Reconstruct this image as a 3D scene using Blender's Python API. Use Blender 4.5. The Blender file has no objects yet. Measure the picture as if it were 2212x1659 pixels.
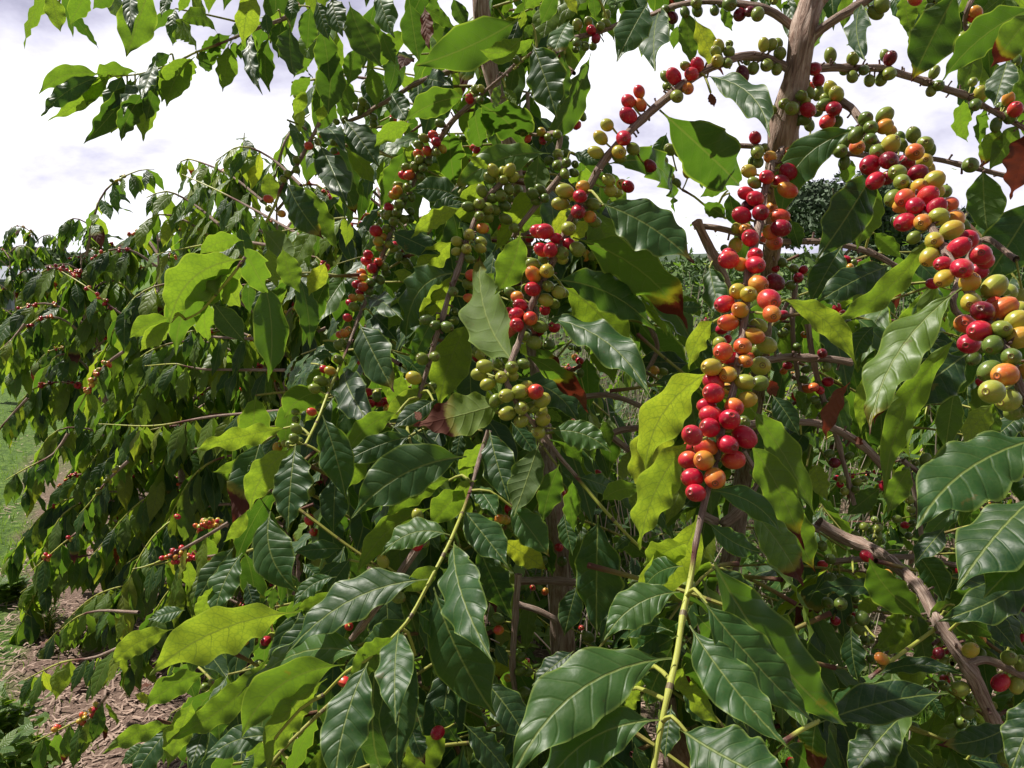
import bpy, math, random
import numpy as np
from mathutils import Vector, noise as mnoise
R = math.radians
rng = np.random.default_rng(7)
random.seed(7)
scene = bpy.context.scene
COL = scene.collection
SUNV = (-.50, .24, .78); SKY_STR = .085; SUN_E = 5.0; EXPO = .56
# ---- what the photograph shows, read off in nine sections (3x3); each section is 2212 x 1659 units ----
# leaf rows:  base x y, tip x y, width, distance (m), side seen (u upper / l under), tone, then options
LEAVES = {
1: """
600 490 400 640 110 1.22 l .3 c=.1
700 490 560 690 110 1.2 l .6 c=.08
800 480 680 740 120 1.2 u .05
850 500 830 760 100 1.21 l .4
1000 430 960 700 120 1.2 u .05
1120 400 1130 620 130 1.2 l .2
1200 370 1230 540 110 1.2 l .6
1330 320 1330 470 90 1.21 u .08
1400 290 1370 440 90 1.2 l .3
1620 190 1600 420 100 1.2 l .4
1760 130 1660 330 120 1.2 l .15
1830 120 1800 380 130 1.2 u .05
330 -60 390 210 120 1.15 l .6
570 -60 455 160 125 1.15 l .4
740 -60 600 60 110 1.2 l .3
980 -90 815 370 260 1.05 l .45 r=10
850 -60 850 225 90 1.0 u .05
1110 -50 1040 110 60 1.2 u .1
1230 -50 1155 80 60 1.2 l .5
1225 -40 1342 100 70 1.2 l .6
1650 -80 1572 290 200 .95 l .85
1415 228 1172 180 105 1.2 l .4 c=.2
1480 285 1436 595 190 1.15 l .5 c=-.05
1290 380 1125 300 110 1.22 l .55 c=.3
1500 225 1285 345 95 1.15 l .1
1262 370 1078 690 200 1.15 l .5 c=.08
1100 400 1045 665 140 1.17 l .35
665 490 250 612 115 1.2 l .45 c=.13
665 492 262 757 120 1.17 u .1 c=.08
730 480 305 780 90 1.19 l .6 c=-.05
905 480 655 560 100 1.2 l .4 c=.2
905 485 532 932 150 1.12 l .05 c=-.05
830 600 714 865 115 1.2 l .75
1010 395 908 642 95 1.1 u .1
950 590 778 912 135 1.12 l .05 c=.05
880 540 795 750 85 1.1 u .05
985 560 922 915 125 1.18 l .7
1010 560 945 790 125 1.13 l .05
1110 350 960 430 80 1.2 u .05
1640 200 1692 600 95 1.1 u .05 c=-.06
1745 230 1742 600 115 1.14 l .2 c=.08
1880 160 1898 515 170 1.1 l .1
1720 80 1740 232 110 1.05 u .05
1560 270 1562 388 55 1.15 l .3
1510 270 1538 380 65 1.17 l .3
1560 150 1495 225 55 1.17 u .1
1905 -30 1880 150 150 1.05 u .08
2050 0 2128 265 190 1.02 u .05
2080 170 2130 540 200 1.1 l .12 c=.05
2150 -20 2220 240 180 .98 u .05
2170 320 2125 745 210 1.12 l .08
2030 385 1905 500 95 1.2 l .35 c=.1
2020 490 1878 622 95 1.2 l .35
1985 580 1903 752 85 1.22 l .75
2115 540 2028 732 115 1.2 l .15
2115 640 2065 800 95 1.23 l .8
2010 30 1990 330 170 1.15 l .2
1800 60 1790 260 130 1.2 l .6
2075 940 2250 1325 215 1.02 u .02 r=-15
1860 1175 2085 1550 250 1.0 u .02 b=.14
2090 850 2240 960 130 1.02 u .1
1740 1100 1760 1330 110 1.25 l .7
1560 1460 1620 1700 120 1.1 u .2
1700 1480 1900 1760 190 1.05 l .45
1580 1560 1290 1650 130 1.05 l .6 c=.15
1960 1180 2190 1620 140 1.08 l .5
""",
2: """
240 -60 340 245 150 .95 u .15
50 10 272 445 190 1.05 l .25 c=-.05
440 0 500 405 215 1.08 l .1
540 40 565 325 80 1.0 u 0 b=1.6
1165 115 480 420 285 .85 l .22 c=-.05 r=10
1180 225 895 320 150 .84 l .5 c=-.2
1255 250 1100 360 65 .86 l .5
720 -20 815 190 115 1.1 l .15
560 60 745 185 80 1.12 l .3
610 -30 590 190 110 1.15 l .2
1400 -60 1290 165 160 .95 l .15
1480 135 1358 395 150 .9 u .3 b=.3
1450 -60 1530 95 80 1.0 l 1.2
1240 285 1385 765 240 .8 u 0 c=.03
1620 340 1318 950 170 .88 l .28 c=-.07
1450 330 1405 720 130 .95 l .12
1985 25 1785 395 215 .82 u .1 r=15
2060 75 2012 430 190 .85 u .04
1630 -60 1650 130 100 .95 l .2
2180 160 2150 320 70 1.0 l .3
1240 150 1190 250 90 1.0 l .3
1330 -60 1180 60 110 1.1 l .4
1190 60 1160 190 90 1.15 l .8
815 628 410 785 175 .92 l .33 c=.08
465 800 210 952 150 .92 l .6 c=.06
420 955 250 1360 175 .98 l .3 c=-.04
700 840 738 1215 170 1.22 l .1
885 672 1205 950 290 1.05 l .08 c=.05
860 700 900 950 200 1.15 l .15
320 600 425 785 140 1.25 u .02
550 515 695 545 140 1.15 u .03
20 775 245 1075 190 1.1 u .02
20 950 225 1195 120 1.12 l .6
0 1080 95 1400 130 1.1 l .08 b=.2
1040 535 985 715 65 .95 l .4
1060 560 1135 685 60 1.0 l .6
1085 650 1240 890 125 .98 u 0
1355 995 708 1235 200 .86 u .45 b=.06 c=.1
1280 1000 1245 1310 210 .93 l .3 r=-10
785 1290 440 1235 175 1.05 u .08 c=.1
790 1350 452 1545 110 .9 l .85 c=.1
560 1370 810 1310 110 1.0 u .1
320 1500 645 1650 200 1.02 u .04
725 1560 470 1790 230 1.0 l .9
1700 1072 2212 1390 165 .74 u .2 c=.12
1668 1312 2295 1700 330 .76 u .15 b=.1 c=.05
1500 1540 2245 2130 270 .82 l .3 b=.33 c=.1
1500 1335 1330 1560 180 .95 l 1.0
1610 1420 1470 1580 130 .95 l 1.0
1160 1500 990 1910 300 .83 l .5 c=-.1
960 1100 820 1010 60 1.0 l .8
1500 990 1700 1060 100 .98 u .08
1650 1030 1760 1150 140 1.0 u .03
1480 1110 1640 1190 120 1.1 l .5
1680 1210 1560 1290 90 1.0 u .1
1280 1390 1180 1500 100 1.05 l .4
250 180 350 420 120 1.25 l .35
100 300 40 560 140 1.3 l .3
200 420 230 700 130 1.3 l .45
30 520 70 760 120 1.3 l .35
900 480 960 640 110 1.2 l .2
1130 420 1090 620 110 1.15 l .3
860 200 640 280 150 1.1 u .05
2110 860 2030 1080 110 .9 u .1
""",
3: """
-150 712 397 1222 320 .76 u .08 r=4
75 110 265 490 130 .86 l 1.1 b=.28
20 40 62 430 130 .88 l .35
118 490 562 885 195 .72 u .12 c=.1
180 595 205 695 60 .8 l .4 b=1.5
250 20 318 205 70 1.1 l .4
690 -60 702 295 95 1.0 u .05
755 -60 738 135 105 1.05 l .65
1163 15 1176 385 150 .74 u .04 c=-.03
1080 -60 1038 192 95 1.0 l .45
1430 -60 1480 215 120 1.0 l .5
1540 -60 1542 110 80 1.05 l .3
1360 -40 1440 130 90 1.05 u .1
1790 -80 1478 535 290 .66 l .06 b=.12 r=10
2290 50 1660 525 220 .7 l .1 c=.1
2000 60 1745 340 120 .85 l .7
2290 60 1990 440 200 .6 l .45 b=.4
1925 310 1800 605 190 .92 l .45
1830 635 1842 915 105 1.0 l .42 c=-.05
2110 380 2015 690 170 .85 u .02
1960 690 1928 955 75 1.0 l .3
2060 810 1935 1090 150 .95 l .6 b=.25
2190 790 1985 1105 190 .95 l .5
2290 810 2115 1295 230 .7 l .2 b=.85
2190 420 2160 800 120 1.0 l .35
1180 830 635 1460 235 .63 u .22 c=.22
1245 1095 858 1700 270 .74 u .0 r=-15
1270 1195 1128 1615 190 .82 l .4
1950 1080 1985 1545 260 .92 l .12
2310 1270 1945 1860 330 .68 u 0 r=-10
1620 1488 925 2085 150 .6 l .6 c=-.14 r=25
300 1235 110 1280 110 .98 l .3 c=.15
285 1420 128 1310 120 .98 l .2
300 1240 385 1510 110 .9 u 0
1230 1500 1420 1670 140 .98 l .35
700 1420 760 1620 180 1.0 u .02
1050 1010 1080 1200 120 1.0 l .35
640 60 680 0 60 1.0 l .3
1900 -60 1790 90 140 .8 l .5
2120 -60 1900 120 260 .75 l .1
""",
4: """
1575 20 1100 430 300 .82 l .62 c=.16 r=25
1570 40 1310 330 150 .85 l .5
1500 110 1140 620 200 .9 l .3 c=.1
1470 130 1555 330 140 .88 l .75
1380 300 1590 560 260 .84 l .1 r=-10
1340 320 1340 540 120 .95 l .5
1110 400 840 530 140 .85 l .65 c=.08
1120 420 905 615 120 .85 l .75
1580 -60 1720 230 170 .95 l .4
1740 -60 1800 210 130 1.0 l .65
1830 -60 1940 240 170 .95 l .5 c=-.05
2110 40 2000 260 120 1.0 l 1.0
2090 545 2212 640 130 .9 u .15
2140 700 1985 880 120 .92 l .45
2010 700 2160 650 130 .9 u .15 c=.2
2140 890 1850 1040 170 .86 l .4 c=.1
2140 880 1960 1090 90 .84 l .75
2140 870 2195 920 70 .83 u .2
1870 1110 1240 1240 130 .95 l .75
1600 1300 1380 1395 80 1.1 l .7 c=-.1
2090 1030 2235 1580 215 .76 u .08 c=.05
1915 1228 1850 1790 280 .72 u .08 c=-.04
2180 1400 2160 1800 330 .9 u 0
1900 1240 1620 1640 200 .8 l .7 c=.12
1650 1310 1620 1450 60 1.0 u .2
1800 1290 1740 1500 110 1.0 u .08
""",
5: """
860 1480 1010 1680 140 .72 u .2
880 1450 700 1600 120 .74 l .7
1132 700 905 0 290 .66 l .5 c=-.08 b=.05 r=-25 z=.14
722 112 385 590 225 .87 u .1 c=.16
722 115 520 510 160 .9 l .85
632 345 445 730 120 .87 u .2
845 415 635 985 250 .83 l .75 c=.06
1065 945 470 1110 290 .6 l .66 b=.5 c=.02 r=-28
520 1060 475 1010 70 .64 l .4 b=1.8
622 882 268 1092 150 .9 l .85 c=.1
610 930 330 1115 130 .86 u .05
180 260 388 385 150 1.02 u .08
115 430 345 885 230 .95 u .04 b=.1
20 742 190 1118 225 .93 u 0
375 1010 30 1290 150 .86 l .5 c=.12
472 1165 -25 1362 165 .8 u .1 c=.05
812 1300 55 1700 330 .74 u .1 c=.1 r=10
722 1440 275 1725 160 .78 l .6 c=.08
802 1500 570 1760 200 .76 l .6
960 1130 1092 1610 220 .78 u .1
930 1200 815 1460 110 .85 l .65 c=.1
1100 1075 1265 1300 260 .85 u .05
1282 1210 1120 1700 210 .73 l .3 r=-20
1340 1140 1748 1272 190 .73 u .35 c=.12
1412 1350 1300 1730 155 .76 l .2
1500 1450 1510 1800 105 .78 l .3
1530 1430 1810 1545 120 .8 u .1
1680 1592 1972 1505 130 .72 l .5 c=.1
1372 155 2052 480 240 .76 u .15 c=.1
1420 190 1895 665 290 .84 l .7 c=.05
1282 395 2002 905 235 .72 u .13 c=.1
1165 630 1602 1012 120 .82 l .3 b=.65 c=.1
1120 800 1545 1085 260 .9 u .05 c=.15
2260 700 1895 690 165 1.0 u 0
1590 640 1605 1000 140 1.15 u .04
2250 780 2020 830 80 1.0 u .1
200 380 370 560 140 1.05 u 0
450 230 300 480 150 1.05 l .6
330 100 500 170 160 1.1 l .8
1250 590 1440 780 130 .95 l .3 b=.7
700 700 560 600 120 1.0 l .5
1000 100 830 300 120 1.0 l .4
1300 980 1440 1080 120 .9 l .35
1230 880 1150 1010 80 .9 l .3
1450 1180 1560 1340 210 .95 l .35
780 1130 740 1350 150 1.0 u .02
1700 1060 1740 1240 110 1.1 l .3
1880 1250 1810 1470 90 1.1 l .75
1600 1180 1640 1330 140 1.1 l .4
1930 1480 1880 1650 90 1.1 l .7
1150 340 1060 560 100 .95 l .5 b=1.2
400 760 320 1010 140 1.0 l .55
180 1330 0 1500 160 .9 l .6
""",
6: """
630 275 1122 705 165 .6 l .8 c=.12 r=10
1645 80 1185 755 150 .64 l .55 c=-.15 r=25
1808 205 1195 1130 270 .57 u .62 b=.08 c=.1 r=30
1815 495 1300 1570 185 .62 l .55 c=.08 r=15
1850 630 1380 1000 330 .75 u 0
1350 60 850 300 200 .82 u 0
1035 -70 818 300 185 .86 u .08
1085 818 930 1190 105 .66 l .3 b=2 c=.1
1165 770 1150 1150 90 .7 l .65
2015 948 1800 1235 150 .72 l .75
1765 845 1700 1270 160 .85 l .18
2040 1000 1960 1240 200 .85 l .3
2360 1170 1515 1760 430 .52 u .2 c=.1
440 985 865 1710 200 .68 l .4 c=.08
430 1210 770 1900 230 .66 l .45 b=.2 c=.08
850 1335 935 1590 120 .95 l .8
1290 1500 1060 1680 200 .9 l .25
1480 1360 1320 1680 150 .8 l .45
180 1520 645 1800 160 .6 u .15 c=.12
560 270 400 560 200 1.0 l .3
-40 330 140 330 150 .95 u .1
170 60 260 420 160 .95 u .08
0 250 120 400 110 .98 l .2
1240 150 1110 400 130 .95 l .45
1250 450 1110 700 170 .85 u .08 c=.1
1300 780 1240 1090 110 .85 l .3 b=.5
1270 600 1700 480 220 .9 u 0
1650 230 1700 430 130 .8 l .4 b=.1
210 410 40 740 240 .68 l .92 c=.12 r=48
200 740 -260 1380 300 .66 l .92 c=.16 r=48
60 1180 -290 1900 240 .64 l .9 c=.1 r=40
20 940 -240 1640 290 .67 l .92 c=.14 r=48
900 150 1000 330 140 1.1 u .0
640 470 720 700 120 1.1 l .4
580 900 760 1160 240 .85 u 0
760 1150 900 1240 70 1.0 u .1
700 860 830 1050 100 1.0 l .3
560 800 600 920 80 .9 l .5 b=.9
1990 560 1600 950 200 .9 u 0
2212 1020 1990 1200 200 .9 u .04
2150 850 2140 1100 180 .9 l .15
1620 800 1540 1000 140 .95 u 0
1100 1190 1180 1210 50 .9 l .4 b=1.5
""",
7: """
1752 -5 1932 522 345 .74 u .12 c=-.12
1570 265 1385 695 250 .76 u .25 c=.05
1380 480 1290 740 110 .74 l .75
1200 635 955 695 130 .85 u .15
1925 650 985 1022 310 .64 l .85 c=.08 r=35
1120 760 712 1003 150 .68 l .9 c=.08
1290 650 985 985 135 .7 l .7 c=-.1
1525 215 1245 615 165 .8 u .1
2100 580 1708 1003 180 .7 u 0 c=-.1
2370 930 1512 1188 240 .66 u .35 c=.12
2235 990 1570 1445 270 .6 l .5 c=.15
2120 1080 1728 1675 190 .6 l .7 c=.1
1805 1460 1288 1640 165 .6 u .12 c=.12
1745 930 1050 1480 190 .68 l .6 c=-.1
1130 1380 668 1557 115 .66 l .6 c=.05
1345 1040 935 1292 155 .72 l .5 c=.1
1250 1220 1085 1660 170 .68 l .65
1105 1395 835 1760 260 .7 u .08
1430 1130 1420 1500 160 .75 l .06
1330 1390 1240 1660 160 .72 u 0
1520 1120 1570 1520 180 .8 u 0
2230 235 1900 260 120 .85 u .2
2230 330 2050 420 150 .85 u .1
2180 420 1890 620 110 .75 u .15 c=.15
1780 480 1760 640 140 .85 l .2
2212 520 1900 640 90 .75 l .65
1600 -10 1445 195 90 .8 l .8 c=-.1
1960 330 2100 470 130 .9 u .1
1600 450 1660 660 160 .9 u 0
1850 1100 1640 1300 140 .7 u .1
1700 1480 1620 1680 160 .65 l .5
1650 1560 1560 1720 110 .62 u .2
1480 1560 1400 1720 120 .62 l .3
960 1500 780 1640 110 .9 u .2
870 1180 990 1240 90 .9 l 1.0
1360 1230 1240 1400 110 .72 l .6
1950 560 1860 700 110 .9 l .4
""",
8: """
640 360 860 560 170 .66 u .2
640 350 400 520 150 .62 l .65
480 640 700 820 160 .63 u .08
350 800 40 1080 210 .58 l .6
2212 700 1900 900 190 .58 u .2
2180 800 1830 1020 200 .62 u .12
2240 200 1960 330 170 .62 l .8
590 -30 98 395 180 .72 l .55 c=.12
705 150 250 285 180 .65 u .3 c=.16
732 190 975 962 290 .58 u .13 c=-.02
600 488 988 1345 350 .62 u .04
785 -20 1082 335 225 .68 u .15
880 205 1102 705 205 .71 u .02
1090 -50 1352 292 230 .74 u .3 b=.03
1035 175 1335 372 160 .8 l 1.15 b=.1
562 437 -370 912 270 .62 u .15 c=.1
375 758 352 1372 235 .56 u .18
445 668 85 895 200 .66 u .02 c=-.08
485 890 365 1710 235 .61 u .05 c=.06
230 920 260 1700 300 .7 u 0
182 958 -60 1800 300 .56 u .13 c=.05
1662 20 1650 805 285 .78 u .05 
1440 0 1500 285 125 .8 u .08
1850 400 1680 855 205 .8 u .0
1530 468 1440 805 155 .92 u 0
2142 948 1080 1770 430 .5 u .25 c=.13 r=18
2065 1348 1240 1900 330 .5 u .25 c=.12 r=24
2195 518 1698 832 250 .56 u .28 c=.12 r=22
2152 778 1815 850 110 .58 u .1 c=.12
2212 350 1938 525 155 .6 u .2 c=.1
2305 20 1818 612 270 .6 l .85 c=-.12 r=30
930 1095 1235 1510 250 .75 u 0
790 1370 1100 1720 260 .7 u 0
1510 900 1230 1120 170 .8 u 0
1935 1020 1850 1355 85 .55 l .8
2150 860 1960 1260 200 .62 u .06
690 1400 370 1760 260 .85 l .7
1250 478 1190 935 110 1.0 l .5
2000 960 1870 1180 110 .6 l .5
1750 1170 1650 1310 90 .54 u .2
1600 1330 1470 1430 90 .56 u .2
60 300 -100 520 200 .8 u .1
450 530 520 640 120 .8 u .1
1000 850 1080 1010 120 .9 u 0
860 930 1000 1060 150 .8 u .03
1050 930 1020 1090 120 1.0 l 1.1 b=.2
500 40 640 250 200 .9 u .02
1290 80 1370 440 110 .95 u 0
1900 150 1760 250 130 .9 u 0
1900 1500 1990 1700 200 .65 u 0
450 1380 540 1640 110 .8 u .05 b=.2
1240 1300 1120 1560 170 .85 u 0
600 1250 760 1500 250 .78 u 0
2140 1250 2090 1600 150 .7 u .03
""",
9: """
20 850 260 1260 200 .62 u .08
70 650 340 930 190 .6 u .15
-10 1150 200 1400 180 .6 u .12
175 272 1102 1412 430 .56 u .2 c=-.06 r=14 z=.03
120 558 862 1362 300 .53 u .24 c=-.05 r=20 z=-.03
45 735 682 1520 310 .5 u .24 c=-.04 r=20 z=-.07
-12 1408 790 1800 410 .48 u .15 c=-.06 z=-.06
160 60 522 262 140 .6 u .1 c=-.1
60 1050 255 1380 130 .56 l .9 c=-.1
20 980 330 1210 90 .56 l .85 c=-.2
420 -40 792 482 225 .64 u .5 b=.3
680 -60 850 382 200 .7 l .45 b=.1
190 360 505 660 200 .62 u 0
882 1368 1732 1165 260 .62 u 0 c=.03
1092 738 1135 1110 210 .85 u 0
870 1340 850 1690 350 .64 u .1 b=.6
1412 1330 1060 1760 260 .66 u 0
1585 700 1208 285 225 .85 l .25 c=-.1
1480 235 1690 590 240 .9 u 0 c=.1
2260 395 1655 695 240 .72 u 0 c=-.08
2310 -120 1768 472 400 .47 u .13
2360 140 1950 545 330 .45 u .15
1470 668 1322 932 190 1.0 l .75 c=-.12
1400 590 1220 895 130 1.0 l .6 c=-.15
1405 545 808 535 110 .82 u .08 c=.12
1770 600 1590 685 120 .85 l .35 c=.1
1500 600 1600 1085 130 .9 l .2
1250 1060 1832 1050 105 .75 u 0 c=.1
2132 1370 1640 1505 185 .75 u .05 b=.15 c=-.1
2360 1160 2115 1710 330 .5 u 0
1820 1600 2230 1680 220 .7 u 0
1720 650 2065 835 250 .85 l .08
1650 810 2035 945 110 .95 l .4
940 1180 870 1380 120 .7 u 0
1100 400 1220 440 90 1.0 l .9
1300 560 1120 660 110 .95 l .65
1600 1180 1700 1350 150 .85 u .05
1900 1300 1780 1500 160 .8 u .02
1450 1500 1640 1660 150 .8 l .1
1700 100 1500 330 260 .8 u 0
1950 650 2180 900 280 .8 u 0
1560 1560 1680 1659 110 .9 l .4
300 1150 420 1420 220 .6 u 0
650 1500 830 1680 200 .68 u 0
1300 130 1200 260 130 1.1 l .4
1420 170 1500 260 110 1.1 l .4
2140 830 2212 1100 200 .8 u 0
""",
}
# branches: name rows of section, x y distance radius(mm) ... greenness at end
BR = {}
def _b(n, kind, pts, green=(0, 0)): BR[n] = (kind, pts, green)
# points: (X, Y on the 2212-wide photograph, distance m, radius mm)
_b('stemA','trunk',[(1775,-60,.86,13),(1752,10,.86,12.5),(1735,75,.86,13.5),(1722,150,.87,13),(1702,240,.88,15),(1688,320,.9,16),(1678,430,.98,13),(1665,560,1.1,11),(1650,700,1.2,11),(1635,850,1.3,12),(1610,1000,1.35,14),(1580,1200,1.35,16),(1545,1400,1.35,17),(1500,1600,1.35,18),(1480,1800,1.35,20)])
_b('stemB','trunk',[(1195,1060,1.2,13),(1205,1150,1.2,15),(1212,1300,1.2,17),(1218,1450,1.2,19),(1225,1600,1.2,22),(1235,1800,1.2,24)])
_b('stemC','trunk',[(1446,1500,1.05,12),(1455,1560,1.05,15),(1462,1640,1.05,17),(1470,1800,1.08,20)])
_b('stemD','trunk',[(1046,-60,1.15,11),(1038,10,1.15,12),(1055,130,1.18,11),(1080,230,1.2,11),(1110,360,1.25,12),(1130,520,1.3,12),(1150,700,1.35,12),(1170,900,1.3,12),(1195,1060,1.2,13)])
_b('b1','branch',[(1733,75,.87,7),(1700,48,.87,6.5),(1660,22,.87,6),(1600,8,.88,5),(1540,2,.9,4.5),(1480,8,.92,4.5),(1437,20,.95,4),(1400,35,1.0,3.5)])
_b('b2','branch',[(1748,85,.86,8),(1775,62,.85,7),(1815,35,.84,6.5),(1860,8,.84,6),(1910,-25,.84,5)])
_b('b3','branch',[(1720,160,.87,8),(1690,140,.87,6.5),(1650,124,.86,6),(1600,122,.85,6),(1550,140,.83,5.5),(1500,165,.82,5.5),(1445,208,.81,5.5),(1390,255,.81,5.5),(1345,300,.8,5),(1302,352,.8,5),(1278,393,.8,5),(1252,440,.8,4.5),(1230,480,.8,4.5),(1204,547,.8,4),(1185,585,.8,4),(1167,620,.8,4),(1144,670,.8,4),(1122,735,.79,4),(1100,790,.76,3.5),(1092,818,.75,3.5),(1107,853,.74,3.5),(1130,890,.74,3),(1152,915,.75,3),(1177,943,.76,2.8),(1207,985,.76,2.8),(1235,1018,.76,2.6),(1262,1050,.76,2.6),(1300,1095,.75,2.6),(1345,1145,.74,2.4),(1385,1185,.74,2.2)],(.86,.9))
_b('b4','branch',[(1745,150,.88,7),(1790,146,.89,6),(1850,147,.9,5.5),(1900,148,.91,5.5),(1945,160,.92,5.5),(1990,173,.93,5.5),(2035,190,.94,5.5),(2090,208,.95,5),(2130,232,.95,4.5),(2170,253,.95,4.5),(2225,285,.95,4)])
_b('b5','branch',[(1818,222,.8,5.5),(1838,232,.79,5),(1858,258,.77,5),(1880,290,.75,5),(1900,320,.74,4.5),(1940,365,.71,4.5),(1975,420,.68,4.5),(2005,480,.64,4),(2040,540,.6,4),(2075,600,.57,4),(2110,660,.56,4),(2150,720,.54,4),(2185,780,.52,4),(2205,840,.51,4),(2240,900,.5,4)])
_b('b6','branch',[(1690,325,.85,5),(1672,345,.8,4.5),(1660,385,.77,4.5),(1650,420,.76,4.5),(1642,470,.75,5),(1632,520,.72,5),(1618,575,.7,5),(1612,640,.68,4.5),(1608,690,.67,4.5),(1598,760,.65,4),(1588,820,.63,4),(1580,860,.62,4),(1563,910,.61,3.8),(1552,970,.6,3.6),(1545,1010,.6,3.6),(1528,1060,.59,3.5),(1515,1115,.58,3.3),(1503,1175,.57,3.3),(1492,1250,.56,3.3),(1475,1330,.54,3.3),(1463,1410,.52,3.3),(1445,1490,.5,3.2),(1430,1560,.49,3),(1415,1640,.48,3),(1405,1720,.47,3)],(.7,.735))
_b('b7','branch',[(1575,313,1.0,4.5),(1640,317,1.0,4.5),(1700,322,1.0,4.5),(1790,328,1.0,4),(1900,338,.98,4),(2010,343,.97,4),(2080,357,.96,4),(2150,374,.95,4),(2225,392,.95,4)])
_b('b8','branch',[(1500,488,1.0,5),(1545,492,1.0,5),(1600,505,1.0,5),(1660,520,1.0,5),(1720,522,1.0,5),(1780,522,1.0,5),(1845,535,1.0,5),(1890,550,1.0,5),(1935,575,1.0,5)])
_b('b9','branch',[(1650,780,1.0,6),(1700,772,1.0,6),(1745,773,1.0,6),(1790,775,1.0,6),(1840,783,1.0,6)])
_b('b10','branch',[(1247,860,1.15,5.5),(1304,853,1.15,5),(1350,863,1.15,5),(1400,885,1.15,5),(1450,905,1.15,4)])
_b('b11','branch',[(1590,925,.95,6),(1640,915,.95,6),(1745,912,.96,6),(1790,922,.97,6),(1830,940,.97,6),(1870,968,.97,6.5),(1910,1010,.97,7)])
_b('b12','branch',[(1768,1130,1.0,9),(1820,1160,1.0,10),(1870,1180,.98,9.5),(1915,1205,.95,9),(1985,1270,.88,8.5),(2020,1330,.85,8.5),(2050,1380,.82,8.5),(2090,1440,.8,9),(2115,1490,.8,10),(2150,1560,.8,8),(2190,1620,.8,7)])
_b('b12b','branch',[(1800,1213,1.05,5),(1870,1207,1.05,5),(1930,1203,1.05,5),(2000,1205,1.05,4.5),(2060,1220,1.05,4),(2130,1230,1.05,4)])
_b('b12c','branch',[(2090,1435,.8,6),(2130,1425,.8,5),(2180,1445,.8,5),(2230,1470,.8,4)])
_b('b13','branch',[(1127,128,1.0,4),(1080,170,1.02,2.8),(1050,195,1.05,2.8),(1028,216,1.07,4),(1000,240,1.08,4.5),(977,262,1.1,5),(952,298,1.12,5),(930,335,1.14,4.5),(905,370,1.15,4),(888,410,1.16,4),(870,445,1.17,4),(848,490,1.17,4),(830,540,1.17,4),(812,590,1.17,4),(795,640,1.15,4),(775,685,1.12,3.5),(757,735,1.08,3.5),(745,765,1.05,3),(730,800,1.02,3),(705,860,.98,2.8),(687,905,.95,2.6),(660,960,.9,2.6)],(.75,.85))
_b('b14','branch',[(1040,138,1.25,5.5),(985,152,1.26,5.5),(937,165,1.27,5.5),(890,185,1.28,5),(847,213,1.3,5),(810,232,1.32,4.5),(787,248,1.35,4.5),(745,265,1.35,4)])
_b('b15','branch',[(1088,392,1.0,4.5),(1062,415,1.0,4.5),(1044,437,1.0,4.5),(1030,465,.98,4),(1018,495,.97,4),(1005,530,.95,4),(995,565,.93,4),(980,610,.92,4),(967,646,.91,4),(955,690,.9,4),(940,735,.9,3.8),(928,780,.9,3.6),(915,825,.9,3.3),(905,860,.9,3)])
_b('b16','branch',[(1225,350,1.0,4),(1210,380,1.0,4.5),(1170,430,1.0,4.5),(1124,487,1.0,4.5),(1110,510,1.02,4)])
_b('b17','branch',[(1056,930,.82,3),(1045,960,.82,3),(1036,990,.8,3),(1020,1046,.76,3),(1005,1090,.7,2.8),(985,1140,.66,2.8),(965,1185,.64,2.8),(930,1252,.62,2.8),(900,1310,.61,2.8),(878,1345,.6,2.6),(830,1395,.6,2.6),(788,1428,.59,2.6),(750,1450,.59,2.4),(700,1500,.6,2)],(.2,.35))
_b('b18','branch',[(914,1166,.78,5),(880,1215,.78,5),(840,1275,.78,5),(800,1328,.78,5),(760,1380,.8,4)])
_b('b19','branch',[(1120,1240,.98,5),(1113,1333,.98,5),(1107,1440,.98,5),(1112,1490,.98,4)])
_b('b20','branch',[(1120,1255,1.1,7),(1180,1255,1.1,7),(1250,1258,1.1,7)])
_b('b20b','branch',[(1118,1306,1.0,5),(1160,1318,1.0,5),(1205,1340,1.0,4.5)])
_b('b21','branch',[(1878,1465,.8,3.2),(1920,1432,.8,3.2),(1970,1395,.82,3.2),(2025,1355,.84,3.5)],(0,.01))
_b('b22','branch',[(1690,1605,.6,3),(1725,1580,.6,3),(1768,1558,.62,3)],(0,.01))
_b('b23','branch',[(1197,97,.97,4),(1230,85,.97,4),(1290,70,.97,4),(1330,55,.97,4),(1360,40,.97,4)])
_b('b24','branch',[(620,35,1.15,4),(607,43,1.15,4),(550,63,1.14,3.5),(493,87,1.15,3),(460,100,1.15,2.8),(423,113,1.16,2.6),(395,127,1.16,2.5),(360,142,1.17,2.3),(300,160,1.18,2),(240,165,1.19,1.6)],(.3,.5))
_b('b25','branch',[(1505,480,.98,7),(1530,530,1.0,8),(1555,580,1.0,8),(1575,630,1.02,8),(1600,690,1.05,8)])
_b('b26','branch',[(1474,410,1.0,2.4),(1500,425,1.0,2.4),(1525,445,1.0,2.4),(1568,472,1.0,2.4)],(0,.01))
_b('b27','branch',[(1722,590,1.1,4.5),(1712,680,1.1,4.5),(1716,760,1.1,4.5),(1735,880,1.1,4)])
_b('b28','branch',[(1745,700,1.05,5),(1755,770,1.05,5),(1775,850,1.05,5),(1795,905,1.05,5),(1812,960,1.05,4.5),(1830,1030,1.05,4),(1845,1090,1.05,4)])
_b('b29','branch',[(1605,975,1.0,4.5),(1640,1030,1.0,5),(1675,1080,1.0,5),(1720,1120,1.0,5),(1768,1145,1.0,5)])
_b('b30','branch',[(1317,938,1.15,6),(1345,928,1.15,6),(1380,924,1.15,6),(1415,918,1.15,5)])
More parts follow.
